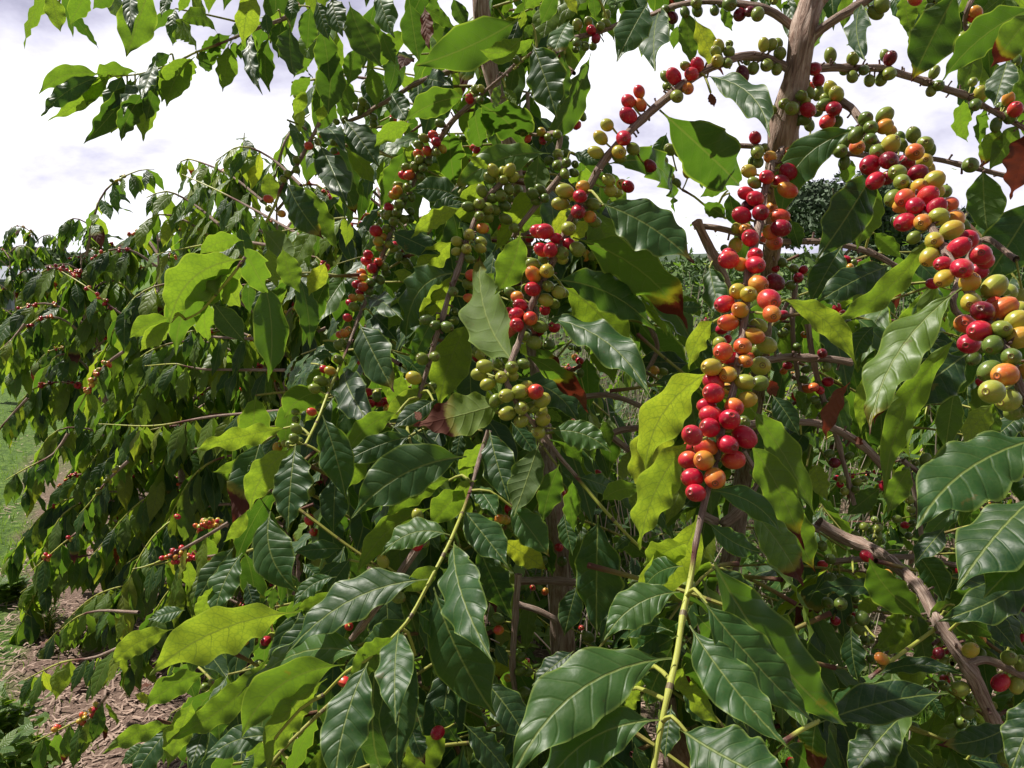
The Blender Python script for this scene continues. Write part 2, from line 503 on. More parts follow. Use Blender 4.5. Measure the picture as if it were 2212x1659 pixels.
_b('b30b','branch',[(1317,940,1.15,6),(1345,962,1.15,6),(1385,990,1.15,6),(1410,1010,1.15,5)])
_b('b31','branch',[(1958,1000,1.05,4),(1975,1060,1.05,4),(1985,1120,1.05,4),(1995,1190,1.05,3.5)])
_b('b32','branch',[(1950,995,1.05,4.5),(1985,1020,1.05,4.5),(2020,1045,1.05,4)])
_b('b33','branch',[(530,555,.83,2.6),(505,590,.83,2.6),(480,620,.84,2.4),(455,650,.85,2.4),(430,675,.86,2),(400,690,.87,2)],(0,.01))
_b('b34','branch',[(690,265,1.15,3.5),(672,300,1.15,3.5),(640,360,1.15,3.5),(610,400,1.15,3.5),(595,440,1.15,3.5),(575,480,1.15,3)],(.5,.8))
_b('b35','branch',[(1640,1040,1.1,3),(1600,1100,1.1,9),(1560,1130,1.1,10),(1520,1115,1.1,9)])
_b('b36','branch',[(1400,800,1.2,4.5),(1420,750,1.2,4.5),(1400,700,1.2,4.5),(1370,650,1.2,4.5)])
_b('b37','branch',[(1160,105,1.0,2.2),(1130,128,1.0,2.2),(1110,150,1.0,2.2)],(0,.01))
_b('b38','branch',[(1140,200,1.15,3.5),(1142,260,1.15,3.5),(1150,290,1.15,3),(1207,290,1.1,5),(1205,330,1.1,5),(1215,360,1.05,4.5)])
_b('b39','branch',[(2195,560,.85,4),(2120,520,.9,4),(2060,640,.85,4.5),(2080,690,.85,5),(2140,740,.8,5)])
_b('b40','branch',[(2110,-20,.8,3.5),(2090,20,.8,3.5),(2085,55,.82,3),(2092,80,.82,3)])
# cherries:  x y r ripeness-letter
CH = {
3: """485 985 45 G,535 960 35 G,597 960 42 y,645 985 38 y,490 1052 38 g,568 1018 42 o,698 1003 48 O,715 1060 40 m,430 1110 48 Y,450 1045 30 g,545 1148 50 r,683 1113 55 R,640 1078 35 Y,638 1178 50 R,465 1185 38 G,410 1253 48 r,470 1288 55 r,680 1232 55 o,425 1330 40 k,383 1395 60 R,505 1380 57 R,632 1405 52 O,580 1345 40 o,350 1478 38 y,408 1490 45 o,637 1478 57 R,570 1505 50 O,438 1543 57 r,342 1590 45 Y,593 1573 57 O,270 1608 25 g,300 1650 50 r,470 1652 50 r,520 1545 45 O,
770 620 38 G,815 600 42 G,830 560 30 r,878 605 42 G,960 575 45 y,997 610 48 y,660 675 40 G,708 703 50 G,790 660 40 y,812 712 50 r,870 720 42 g,920 680 45 g,980 705 52 R,938 790 52 r,740 780 38 g,790 775 42 g,820 810 38 g,1000 790 38 g,575 715 38 G,565 775 35 R,470 893 40 R,855 447 45 R,880 520 42 R,935 640 38 G,755 665 30 g,
1185 770 47 g,1310 750 52 G,1220 828 48 g,1310 820 50 o,1350 850 38 o,1125 875 50 g,1020 890 40 G,1070 910 40 g,1130 955 52 o,1190 940 40 g,1022 980 48 g,1047 1055 42 g,1265 980 52 G,1348 935 62 y,1365 965 40 G,1408 890 36 g,1495 875 50 G,1570 935 55 G,1600 970 40 g,1505 985 60 o,1335 1040 62 m,1215 1070 65 R,1460 1040 52 R,1565 1045 55 Y,1392 1118 57 G,1250 1172 57 R,1330 1150 45 R,1525 1120 57 m,1600 1100 40 o,1420 1180 55 G,1530 1215 57 Y,1630 1170 62 Y,1370 1285 60 G,1440 1285 62 O,1650 1240 45 Y,1590 1270 65 r,1425 1330 55 o,1508 1335 62 r,1640 1350 62 R,1700 1240 45 G,1732 1325 52 O,1660 1405 60 y,1770 1415 58 o,1440 1440 65 r,1555 1440 57 o,1745 1490 68 Y,1630 1560 60 Y,1850 1555 67 r,1690 1610 45 r,1790 1605 65 r,1600 1665 60 Y,1930 1650 70 r,1500 1540 45 G,1865 1070 52 g,1220 900 40 g,1420 940 40 G,1480 1100 40 R,1200 860 35 g,1095 850 32 g,1390 1430 40 g,1820 1460 40 g,
957 360 42 G,1103 382 42 G,1345 378 45 m,1310 360 35 G,1100 497 40 G,1210 523 38 G,1288 515 40 G,1340 478 45 G,1045 460 30 g,1175 455 35 g,1630 470 38 G,1610 590 36 G,1657 555 38 g,1880 532 30 G,1930 605 45 Y,1897 680 40 g,2110 640 40 Y,2103 670 35 g,2155 710 48 r,2117 755 42 g,2030 810 40 g,2053 683 22 g,970 425 28 g,
1250 80 45 G,1290 30 50 G,1505 -10 45 O,1900 75 38 o,1890 110 38 r,1815 250 45 G,1600 60 35 g,1615 5 35 g,1860 180 30 g,
90 20 38 G,95 70 36 g,207 68 33 g,305 25 48 g,370 95 42 m,435 75 35 m,487 92 46 G,590 0 30 G,15 80 35 g,250 20 30 g,
235 300 38 y,215 335 36 G,300 335 37 G,303 285 25 G,525 290 37 y,575 290 38 y,620 280 32 G,630 347 42 G,545 423 42 G,610 450 37 G,458 443 40 G,388 483 48 m,225 395 40 y,290 410 35 G,95 420 45 r,58 480 48 r,20 430 35 G,35 575 40 o,415 400 25 g,2160 390 35 g,35 1110 36 Y""",
6: """298 25 60 r,378 55 50 o,472 58 65 r,490 185 62 O,600 170 55 m,358 230 57 Y,427 248 57 y,272 312 62 r,560 285 75 r,372 350 57 o,578 375 62 o,648 385 35 R,295 432 62 O,492 452 52 y,465 517 55 o,260 470 42 r,240 563 42 y,390 585 62 O,262 620 62 O,545 578 57 y,485 615 40 G,303 662 53 r,408 680 48 o,187 720 62 Y,505 713 65 y,293 768 57 o,200 820 62 r,403 818 60 y,500 825 52 G,200 890 68 r,418 930 55 Y,285 860 40 o,155 972 58 r,335 978 62 O,185 1035 67 r,305 1060 70 r,175 1113 65 r,62 1162 70 r,400 1172 70 r,150 1240 67 O,292 1222 67 r,395 1080 45 G,35 1322 62 r,138 1325 70 o,330 1320 72 r,62 1438 68 r,210 1440 68 o,85 1535 65 r,50 1235 45 r,330 400 35 r,290 540 30 r,430 650 30 O,
1685 50 55 r,1810 80 72 r,1915 100 55 r,1695 145 60 Y,1860 170 65 Y,2020 200 75 y,2110 235 60 y,1870 300 65 Y,1945 360 75 m,2075 345 78 O,2010 320 55 O,1830 440 67 O,1925 485 77 r,1855 570 70 r,2065 475 65 G,2165 425 75 Y,2010 577 65 g,1950 580 50 g,2130 655 65 g,2180 530 70 Y,2185 340 50 Y,1990 745 70 g,2090 770 80 o,2005 880 80 y,2110 935 78 y,2225 870 55 r,2150 1010 60 G,1880 660 50 g,1620 180 40 r,2190 260 45 y,1960 30 60 r,2240 750 60 Y,
650 500 33 g,680 465 25 g,800 735 30 g,655 745 25 O,785 800 30 g,850 850 33 O,810 860 33 O,880 835 28 g,940 815 35 R,890 870 30 r,855 935 32 g,940 970 32 g,975 935 32 y,880 965 25 g,905 1035 28 g,950 1280 30 g,1080 1295 28 g,985 1340 36 m,1000 1440 22 R,1030 1445 28 G,1020 1480 25 R,1130 1465 28 G,1175 1445 25 G,1050 1525 28 G,1120 1515 28 g,1300 1490 30 R,1470 1580 30 G,1575 1320 36 g,1510 1340 25 g,1580 1390 35 g,1540 1430 30 g,1300 1255 36 g,720 80 30 g,750 140 35 R,780 90 30 R,700 190 32 g,600 80 28 R,640 40 35 g,790 510 25 O,905 630 33 m,930 720 36 g,740 590 28 g,680 710 28 R,1450 1390 28 g,1480 1640 30 G""",
2: """1720 95 30 G,1715 150 30 G,1530 160 35 G,1600 140 30 G,1620 195 32 r,1650 250 32 R,1525 275 32 g,1520 320 25 g,1580 300 30 g,1630 300 28 g,1680 170 30 G,2145 115 42 m,1410 320 25 g,2100 60 30 g,
2100 495 35 G,2155 495 50 r,2110 560 32 G,2175 625 42 G,1930 595 40 O,1860 657 45 r,1937 680 42 O,1860 750 50 r,1722 810 42 y,1680 893 43 Y,1830 895 52 r,1650 988 45 y,1890 965 42 G,1800 985 47 Y,1730 1165 44 y,1800 1020 40 G,1450 1238 50 y,1420 1320 47 y,1565 1210 45 Y,1548 1272 47 r,1630 1325 45 G,1535 1372 50 R,1610 1405 40 o,1472 1482 48 y,1320 1500 55 r,1280 1500 50 r,1392 1545 38 r,1470 1578 42 r,1300 1620 50 r,1355 1620 50 r,1220 1545 30 R,1530 1615 50 G,1640 1440 40 G,1430 1640 45 G,1500 1430 35 G,1480 1390 30 G,1900 800 30 g,1500 1270 35 Y,
985 1105 38 y,965 1150 38 G,1090 1105 40 y,1050 1165 32 G,1115 1150 36 y,910 1237 38 G,1085 1225 36 G,1145 1230 36 G,1035 1270 38 G,1095 1285 30 G,950 1350 40 G,990 1360 38 G,895 1400 35 G,895 1320 38 G,950 1410 36 G,915 1480 38 o,828 1522 40 y,750 1565 38 y,810 1615 38 y,745 1630 32 y,905 1565 35 y,900 1610 35 y,825 1340 38 g,1045 1110 30 y,1065 1420 38 G,1120 1478 34 G,1060 1335 35 g,980 1285 34 g,
1405 1000 38 G,1455 990 30 g,1400 1070 36 G,1460 1055 34 g,1515 1065 25 g,1450 1125 36 G,1505 1120 30 g,1240 1255 40 g,1290 1230 36 g,1260 1305 34 g,1320 1285 32 g,1345 1040 30 g,1215 1050 28 g,1960 995 32 g,1995 980 28 g,2130 970 40 G,2185 975 35 G,1995 1075 45 m,2085 1040 35 G,2080 1110 34 G,2125 1145 35 y,1820 1195 38 o,1858 1210 40 R,1745 1235 42 y,1790 1250 35 y,2170 1185 30 g,
595 875 32 r,615 920 35 R,535 895 32 G,503 940 32 G,500 1000 32 O,557 978 32 o,615 990 32 G,655 965 28 o,505 1035 32 G,418 1085 30 G,478 1080 34 G,530 1090 32 g,440 1135 35 O,400 1135 28 r,515 1145 32 g,565 1050 28 g,370 1200 30 G,430 1215 34 G,365 1238 34 o,340 1265 30 o,405 1285 32 g,375 1325 36 G,310 1345 30 r,455 1280 28 g,360 1380 34 G,310 1395 34 G,340 1435 32 G,405 1420 32 G,280 1400 25 G,225 1497 40 r,295 1480 30 G,270 1535 28 o,240 1565 34 Y,310 1585 28 G,250 1605 28 G,345 1610 26 G,175 1650 32 r,440 1420 30 g,450 1370 25 g,
870 580 30 G,905 575 28 y,850 600 25 y,830 640 30 r,900 645 28 g,640 800 30 g,140 660 28 G,95 690 25 G,130 700 30 G,170 690 22 g,125 735 25 g,210 760 28 g,210 800 28 g,20 775 25 g,1130 385 30 g,1180 855 28 g,1295 855 32 Y,1305 910 28 R,1400 870 30 G,1210 900 25 O,1340 890 28 G,1115 800 26 g,1105 750 26 g""",
5: """1430 15 40 y,1240 50 40 G,1310 20 35 G,1185 125 38 y,1245 120 50 o,1332 97 48 Y,1340 195 40 G,1410 235 45 y,1240 215 52 r,1195 210 35 y,1325 285 48 y,1380 310 35 G,1430 235 38 G,1140 265 40 o,1135 380 48 r,1225 405 48 O,1137 447 48 r,1290 458 45 G,1252 562 47 G,1090 355 30 r,1345 575 40 g,1160 320 42 R,1095 235 35 g,1320 350 35 R,1380 460 40 R,1180 700 38 g,1300 600 30 g,1190 520 35 G,845 125 40 O,865 190 30 r,830 275 35 O,820 185 35 G,1035 225 35 G,1120 200 32 g,
885 615 40 G,905 640 42 y,930 715 50 y,890 690 30 y,895 765 50 y,950 830 48 y,1015 700 35 G,1037 787 43 y,1105 722 45 G,1105 775 40 y,960 770 35 g,1070 905 50 y,1000 935 45 G,1155 880 50 y,1258 880 53 O,1302 935 50 y,1075 1020 50 y,1167 985 47 y,1240 980 45 G,1165 1072 45 y,1307 1060 47 y,1280 1145 45 y,1300 1010 40 y,1195 850 40 y,855 625 30 G,
560 415 42 g,610 450 35 g,685 460 42 g,735 420 30 g,525 667 42 G,605 652 37 G,470 790 45 Y,590 845 30 g,500 540 22 g,510 590 22 g,725 230 35 g,690 250 28 g,770 10 30 g,830 20 32 g,735 360 28 g,
165 35 35 r,200 80 36 r,240 40 30 O,280 70 30 G,290 110 30 g,210 65 25 G,130 110 30 O,140 140 30 o,105 185 30 r,140 200 34 O,190 172 32 g,250 155 32 g,120 235 25 r,180 235 28 g,75 270 27 o,122 270 26 Y,55 305 25 r,82 330 33 G,40 400 28 r,20 500 30 o,45 480 25 o,5 560 28 G,45 555 25 G,1515 655 25 o,1545 680 28 R,1530 600 28 g,1490 590 24 g,1550 760 26 g,2000 945 20 o,2025 950 18 Y,1950 1030 22 o,1980 1040 22 O,2020 1030 20 o,1990 1065 20 Y,2030 740 32 Y,2085 750 28 G,1980 830 22 y""",
1: """2000 945 30 O,1920 1035 26 G,1920 1100 26 G,1865 1125 25 G,1835 1160 25 G,1810 1190 22 G,2060 920 25 G,1740 1290 28 O,1825 1385 25 o,1740 1350 24 G,1790 1265 22 G,2180 790 22 G,1925 30 20 r""",
4: """2080 810 40 G,2040 860 38 G,2100 735 28 r,2140 745 35 Y,1915 1010 28 G,1915 1060 25 G,1920 1120 38 G,1905 1180 33 G,1940 1200 30 G,1880 1220 30 G,1845 1215 25 y,1800 1238 33 o,2020 1010 30 O,2070 980 28 g,2195 580 35 G,2190 670 35 g,2200 510 25 O""",
9: """905 220 33 g,955 305 38 g,960 440 42 g,1020 450 40 G,940 590 40 g,1025 595 42 g,965 510 30 y,1165 690 45 g,1150 760 42 G,1210 735 30 g,1090 705 32 g,990 705 32 R,975 740 30 g,1180 830 35 g,1215 825 28 g,1665 850 26 G,1660 915 38 m,1685 970 35 G,1745 960 25 G,1690 1005 32 G,1815 860 25 o,1865 895 48 Y,2115 945 52 G,2190 980 50 G,2060 1105 55 r,2160 1120 50 y,1700 1085 32 r,1690 1125 38 g,1800 1145 55 G,1865 1205 28 G,1850 1300 45 g,1800 1365 40 g,1500 1395 35 g,2095 1600 55 G,1290 950 42 o,1225 955 30 g,
1120 145 26 G,1145 90 26 G,1175 95 28 G,1265 105 28 G,1265 155 28 G,1190 185 28 G,1240 195 26 G,1245 50 24 G,1390 45 28 G,1440 85 26 R,1490 75 26 g,1465 155 26 g,1290 235 22 g,1195 350 24 g,1250 400 24 g,1255 455 26 g,1220 120 24 G,1290 190 24 g,1515 20 24 g""",
8: """490 215 42 r,270 320 42 y,365 550 45 G,140 655 45 G,50 740 30 r,495 25 40 y,1430 320 35 g,1410 230 30 r,1310 315 30 g,1015 690 38 g,1020 765 32 O,1165 940 30 g,1160 1030 35 g,1210 1040 30 g,1190 1175 42 g,1080 1075 28 o,1320 515 25 o,1240 490 20 r,1205 965 18 r,625 1430 45 r,420 1570 35 r,1600 810 38 g,1555 750 20 r,540 200 35 G,135 230 30 G""",
7: """2005 50 35 r,2035 130 30 r,1985 30 30 G,1150 30 18 r""",
}
RIPE = dict(g=.04, G=.14, y=.27, Y=.40, o=.54, O=.66, r=.80, R=.88, m=.96, k=1.05)
# ------------------------------------------------------------------ camera
CAM_H, PITCH, FD = 1.55, math.atan((829.5-560)/1737.0), 1737.0
CAM = np.array([0.0, 0.0, CAM_H])
FWD = np.array([0.0, math.cos(PITCH), -math.sin(PITCH)])
UPV = np.array([0.0, math.sin(PITCH), math.cos(PITCH)])
RGT = np.array([1.0, 0.0, 0.0])
def P(X, Y, d):
    """a place in the world d metres ahead of the camera"""
    return CAM + FWD*d + RGT*((X-1106.0)/FD*d) + UPV*((829.5-Y)/FD*d)
def proj(p):
    q = np.asarray(p)-CAM
    d = q@FWD
    return 1106+FD*(q@RGT)/d, 829.5-FD*(q@UPV)/d, d
def ground_at(X, Y):
    r = P(X, Y, 1.0)-CAM
    return CAM + r*(-CAM_H/r[2])
def sec(n, x, y):
    c, r = (n-1) % 3, (n-1)//3
    return (0, 737.3, 1474.6)[c]+x/3.0, (0, 553.0, 1106.0)[r]+y/3.0
def unit(v):
    v = np.asarray(v, float); n = np.linalg.norm(v)
    return v/n if n > 1e-12 else np.array([0, 0, 1.0])

# ------------------------------------------------------------------ materials
def mat(name):
    m = bpy.data.materials.new(name); m.use_nodes = True
    m.node_tree.nodes.clear()
    return m, m.node_tree
class NT:
    def __init__(s, t): s.t = t
    def n(s, typ, **k):
        n = s.t.nodes.new(typ)
        for a, b in k.items(): setattr(n, a, b)
        return n
    def link(s, a, b): s.t.links.new(a, b)
    def put(s, sock, v):
        if isinstance(v, bpy.types.NodeSocket): s.link(v, sock)
        elif v is not None: sock.default_value = v
    def m(s, op, a, b=None, c=None, clamp=False):
        n = s.n('ShaderNodeMath', operation=op); n.use_clamp = clamp
        for i, v in enumerate((a, b, c)):
            if v is not None: s.put(n.inputs[i], v)
        return n.outputs[0]
    def mix(s, f, a, b, mode='MIX'):
        n = s.n('ShaderNodeMix', data_type='RGBA', blend_type=mode); n.clamp_factor = True
        s.put(n.inputs[0], f)
        for sock, v in ((n.inputs[6], a), (n.inputs[7], b)):
            if isinstance(v, tuple) and len(v) == 3: v = v+(1,)
            s.put(sock, v)
        return n.outputs[2]
    def noise(s, vec, scale, detail=3, rough=.5, dist=0):
        n = s.n('ShaderNodeTexNoise'); s.put(n.inputs['Vector'], vec)
        n.inputs['Scale'].default_value = scale; n.inputs['Detail'].default_value = detail
        n.inputs['Roughness'].default_value = rough; n.inputs['Distortion'].default_value = dist
        return n.outputs[0]
    def ramp(s, f, stops, interp='LINEAR'):
        n = s.n('ShaderNodeValToRGB'); s.put(n.inputs[0], f); cr = n.color_ramp; cr.interpolation = interp
        while len(cr.elements) < len(stops): cr.elements.new(.5)
        for e, (p, c) in zip(cr.elements, stops):
            e.position = p; e.color = (c if len(c) == 4 else tuple(c)+(1,))
        return n.outputs[0]
    def smooth(s, x, a, b):
        n = s.n('ShaderNodeMapRange', interpolation_type='SMOOTHSTEP'); s.put(n.inputs[0], x)
        n.inputs[1].default_value = a; n.inputs[2].default_value = b
        return n.outputs[0]
    def attr(s, name):
        n = s.n('ShaderNodeAttribute', attribute_name=name); sp = s.n('ShaderNodeSeparateXYZ')
        s.link(n.outputs['Vector'], sp.inputs[0]); return n.outputs['Vector'], sp.outputs
    def comb(s, x, y, z):
        n = s.n('ShaderNodeCombineXYZ')
        for i, v in enumerate((x, y, z)): s.put(n.inputs[i], v)
        return n.outputs[0]
    def bump(s, h, strength, dist=.001, normal=None):
        n = s.n('ShaderNodeBump'); n.inputs['Strength'].default_value = strength; n.inputs['Distance'].default_value = dist
        s.put(n.inputs['Height'], h)
        if normal is not None: s.put(n.inputs['Normal'], normal)
        return n.outputs[0]
    def bsdf(s, col, rough, normal=None, spec=.5, coat=0, coat_r=.1, sss=0, sss_r=None):
        n = s.n('ShaderNodeBsdfPrincipled')
        s.put(n.inputs['Base Color'], col if not (isinstance(col, tuple) and len(col) == 3) else col+(1,)); s.put(n.inputs['Roughness'], rough)
        s.put(n.inputs['Specular IOR Level'], spec)
        if normal is not None: s.link(normal, n.inputs['Normal'])
        n.inputs['Coat Weight'].default_value = coat; n.inputs['Coat Roughness'].default_value = coat_r
        if sss:
            n.inputs['Subsurface Weight'].default_value = sss; n.inputs['Subsurface Scale'].default_value = .004
            if sss_r: n.inputs['Subsurface Radius'].default_value = sss_r
        return n.outputs[0]
    def out(s, sh):
        o = s.n('ShaderNodeOutputMaterial'); s.link(sh, o.inputs['Surface'])

def leaf_material(name, veins=9.0, bumpy=1.0, trans=.44):
    m, t = mat(name); N = NT(t)
    _, (u, v, x) = N.attr('lf')          # u across -1..1, v along 0..1, x signed distance from the midrib
    _, (rnd, brown, tone) = N.attr('lt')
    au = N.m('ABSOLUTE', u); ax = N.m('ABSOLUTE', x)
    pos = N.n('ShaderNodeTexCoord').outputs['Object']
    wob = N.noise(pos, 55, 2)
    k = N.m('ADD', N.m('MULTIPLY', v, veins), N.m('MULTIPLY', N.m('POWER', au, 1.25), -1.25))
    k = N.m('ADD', k, N.m('MULTIPLY', N.m('GREATER_THAN', u, 0), .37))
    k = N.m('ADD', k, N.m('MULTIPLY', wob, .35))
    saw = N.m('FRACT', N.m('ADD', k, rnd))
    d = N.m('ABSOLUTE', N.m('SUBTRACT', saw, .5))      # .5 on a vein, 0 between veins
    vein = N.smooth(d, .445, .5)
    vein = N.m('MULTIPLY', vein, N.m('SUBTRACT', 1.0, N.m('MULTIPLY', au, .75), clamp=True))
    rib = N.m('SUBTRACT', 1.0, N.smooth(ax, .012, .05))
    rib = N.m('MAXIMUM', rib, N.m('SUBTRACT', 1.0, N.smooth(v, .03, .075)))
    edge = N.smooth(au, .9, .98)
    vo = N.n('ShaderNodeTexVoronoi', feature='DISTANCE_TO_EDGE'); N.link(pos, vo.inputs['Vector']); vo.inputs['Scale'].default_value = 210
    net = N.m('SUBTRACT', 1.0, N.smooth(vo.outputs['Distance'], .0, .12))
    patch = N.smooth(N.noise(pos, 28, 4, .6), .35, .72)
    # upper face and under face, from dark mature to yellow young leaves
    up = N.ramp(tone, [(0, (.013, .046, .020)), (.25, (.036, .11, .026)), (.5, (.085, .175, .028)), (.83, (.15, .23, .03)), (1, (.25, .31, .03))])
    un = N.ramp(tone, [(0, (.05, .085, .035)), (.3, (.075, .125, .035)), (.6, (.13, .2, .04)), (.9, (.22, .3, .05)), (1, (.3, .35, .05))])
    tr = N.ramp(tone, [(0, (.06, .15, .008)), (.3, (.14, .28, .015)), (.6, (.28, .45, .022)), (.9, (.44, .58, .03)), (1, (.56, .64, .03))])
    geo = N.n('ShaderNodeNewGeometry'); back = geo.outputs['Backfacing']
    base = N.mix(back, up, un)
    base = N.mix(N.m('MULTIPLY', patch, .35), base, N.mix(.5, base, (.10, .13, .02)))
    veincol = N.mix(back, (.13, .2, .05), (.2, .27, .09))
    base = N.mix(N.m('MULTIPLY', net, .16), base, veincol)
    base = N.mix(N.m('MULTIPLY', vein, .62), base, veincol)
    base = N.mix(N.m('MULTIPLY', rib, .8), base, (.26, .33, .08))
    base = N.mix(N.m('MULTIPLY', edge, .6), base, (.26, .36, .07))
    tr = N.mix(N.m('MULTIPLY', net, .38), tr, (.08, .17, .02)); tr = N.mix(N.m('MULTIPLY', vein, .75), tr, (.09, .16, .02))
    tr = N.mix(N.m('MULTIPLY', patch, .45), tr, (.14, .27, .02))
    tr = N.mix(N.m('MULTIPLY', edge, .5), tr, (.5, .65, .06))
    tr = N.mix(N.m('MULTIPLY', rib, .6), tr, (.15, .2, .03))
    # scorched tips: yellow border, then red brown, dry
    bn = N.noise(pos, 40, 4, .65)
    bn = N.m('ADD', N.m('MULTIPLY', bn, .7), N.m('MULTIPLY', N.noise(pos, 170, 3, .7), .3))
    tt = N.m('ADD', N.m('ADD', v, N.m('MULTIPLY', N.m('SUBTRACT', bn, .5), .26)), N.m('MULTIPLY', au, .05))
    lim = N.m('SUBTRACT', 1.02, brown)
    hasb = N.m('GREATER_THAN', brown, .001)
    yel = N.m('MULTIPLY', N.smooth(N.m('SUBTRACT', tt, lim), -.11, -.015), hasb)
    brn = N.m('MULTIPLY', N.smooth(N.m('SUBTRACT', tt, lim), -.02, .03), hasb)
    dry = N.smooth(N.m('SUBTRACT', tt, lim), .05, .35)
    base = N.mix(N.m('MULTIPLY', yel, .8), base, (.21, .18, .025)); tr = N.mix(N.m('MULTIPLY', yel, .8), tr, (.36, .29, .012))
    bcol = N.mix(dry, (.075, .022, .014), N.mix(bn, (.14, .045, .03), (.3, .15, .1)))
    base = N.mix(brn, base, bcol); tr = N.mix(brn, tr, (.13, .02, .008))
    # small specks and blemishes
    blm = N.m('MULTIPLY', N.smooth(N.noise(pos, 38, 5, .7), .66, .72), .6)
    base = N.mix(blm, base, (.14, .10, .03)); tr = N.mix(blm, tr, (.3, .28, .02))
    sp = N.m('GREATER_THAN', N.noise(pos, 260, 1), .77)
    base = N.mix(N.m('MULTIPLY', sp, .5), base, (.1, .07, .02))
    pil = N.m('ADD', N.m('MULTIPLY', N.m('COSINE', N.m('MULTIPLY', d, 6.283)), .45), N.m('MULTIPLY', N.m('SUBTRACT', 1.0, N.smooth(d, .36, .5)), 1.1))
    h = N.m('ADD', N.m('MULTIPLY', pil, .5), N.m('MULTIPLY', rib, -.9))
    h = N.m('ADD', h, N.m('MULTIPLY', N.noise(pos, 350, 2), .10))
    h = N.m('ADD', h, N.m('MULTIPLY', N.noise(pos, 110, 3), .6))
    nor = N.bump(h, .36*bumpy, .0016)
    rough = N.m('ADD', N.m('MULTIPLY', back, .22), N.m('ADD', .37, N.m('MULTIPLY', N.noise(pos, 60, 2), .16)))
    rough = N.m('ADD', rough, N.m('MULTIPLY', brn, .2))
    spec = N.m('SUBTRACT', .45, N.m('MULTIPLY', back, .2))
    sh = N.bsdf(base, rough, nor, spec)
    tb = N.n('ShaderNodeBsdfTranslucent'); N.link(tr, tb.inputs[0])
    mx = N.n('ShaderNodeMixShader'); mx.inputs[0].default_value = trans
    N.link(sh, mx.inputs[1]); N.link(tb.outputs[0], mx.inputs[2])
    N.out(mx.outputs[0]); return m

def cherry_material():
    m, t = mat('cherry_skin'); N = NT(t)
    _, (ripe, seed, tip) = N.attr('ch')
    pos = N.n('ShaderNodeTexCoord').outputs['Object']
    n1 = N.noise(pos, 70, 2)
    ncoef = N.m('MULTIPLY', N.m('SUBTRACT', n1, .5), .62)
    mid = N.m('SUBTRACT', 1.0, N.m('ABSOLUTE', N.m('MULTIPLY', N.m('SUBTRACT', ripe, .55), 2.2)), clamp=True)
    ncoef = N.m('ADD', ncoef, N.m('MULTIPLY', N.m('SUBTRACT', tip, .5), .16))
    r = N.m('ADD', ripe, N.m('MULTIPLY', ncoef, N.m('ADD', .18, mid)), clamp=False)
    col = N.ramp(N.m('DIVIDE', r, 1.1), [(0, (.085, .14, .025)), (.14, (.18, .235, .035)), (.26, (.34, .36, .05)), (.38, (.47, .36, .04)), (.5, (.64, .26, .04)),
                      (.62, (.62, .10, .035)), (.73, (.52, .012, .04)), (.82, (.34, .006, .028)), (.9, (.10, .005, .015)), (1, (.025, .008, .018))])
    fine = N.noise(pos, 500, 2)
    col = N.mix(N.m('MULTIPLY', N.smooth(fine, .58, .7), .18), col, (.6, .5, .3))
    bl = N.smooth(N.noise(pos, 190, 4, .7), .62, .72); col = N.mix(N.m('MULTIPLY', bl, .3), col, (.2, .09, .04))
    ring = N.m('MULTIPLY', N.smooth(tip, .885, .905), N.m('SUBTRACT', 1.0, N.smooth(tip, .925, .945)))
    dot = N.smooth(tip, .957, .975)
    col = N.mix(N.m('MULTIPLY', ring, .75), col, (.16, .07, .03))
    col = N.mix(N.m('MULTIPLY', dot, .8), col, (.10, .05, .03))
    h = N.m('ADD', N.m('MULTIPLY', ring, -.6), N.m('MULTIPLY', fine, .12))
    nor = N.bump(h, .5, .0006)
    rough = N.m('ADD', .24, N.m('MULTIPLY', N.noise(pos, 160, 2), .14))
    N.out(N.bsdf(col, rough, nor, .4, coat=0, sss=.08, sss_r=(1.0, .3, .1))); return m

def bark_material():
    m, t = mat('bark_and_green_shoot'); N = NT(t)
    _, (s, a, g) = N.attr('tb')
    ca = N.m('COSINE', a); sa = N.m('SINE', a)
    vec = N.comb(N.m('MULTIPLY', ca, 1.0), N.m('MULTIPLY', sa, 1.0), N.m('MULTIPLY', s, 12.0))
    n1 = N.noise(vec, 3.2, 5, .65, .6); n2 = N.noise(vec, 9, 3, .6)
    col = N.ramp(n1, [(.25, (.09, .055, .04)), (.4, (.26, .17, .13)), (.55, (.43, .32, .26)), (.75, (.62, .52, .45))])
    col = N.mix(N.m('MULTIPLY', N.smooth(n2, .5, .7), .35), col, (.2, .08, .05))
    gr = N.mix(n2, (.32, .37, .05), (.44, .44, .09))
    mid = N.smooth(g, .1, .45); end = N.smooth(g, .5, .95)
    c = N.mix(mid, col, (.17, .06, .05)); c = N.mix(end, c, gr)
    nd = N.m('FRACT', N.m('DIVIDE', N.m('ADD', s, .002), .055)); nd = N.m('MULTIPLY', N.m('LESS_THAN', nd, .075), N.m('MULTIPLY', end, .8)); c = N.mix(nd, c, (.10, .045, .05))
    h = N.m('MULTIPLY', n1, N.m('SUBTRACT', 1.0, N.m('MULTIPLY', g, .9)))
    nor = N.bump(h, 1.0, .0045)
    rough = N.m('SUBTRACT', .85, N.m('MULTIPLY', g, .38))
    N.out(N.bsdf(c, rough, nor, .35)); return m

M_LEAF = leaf_material('coffee_leaf')
M_FAR = leaf_material('coffee_leaf_far', 8, 1.6, .52)
M_CH = cherry_material()
M_BARK = bark_material()

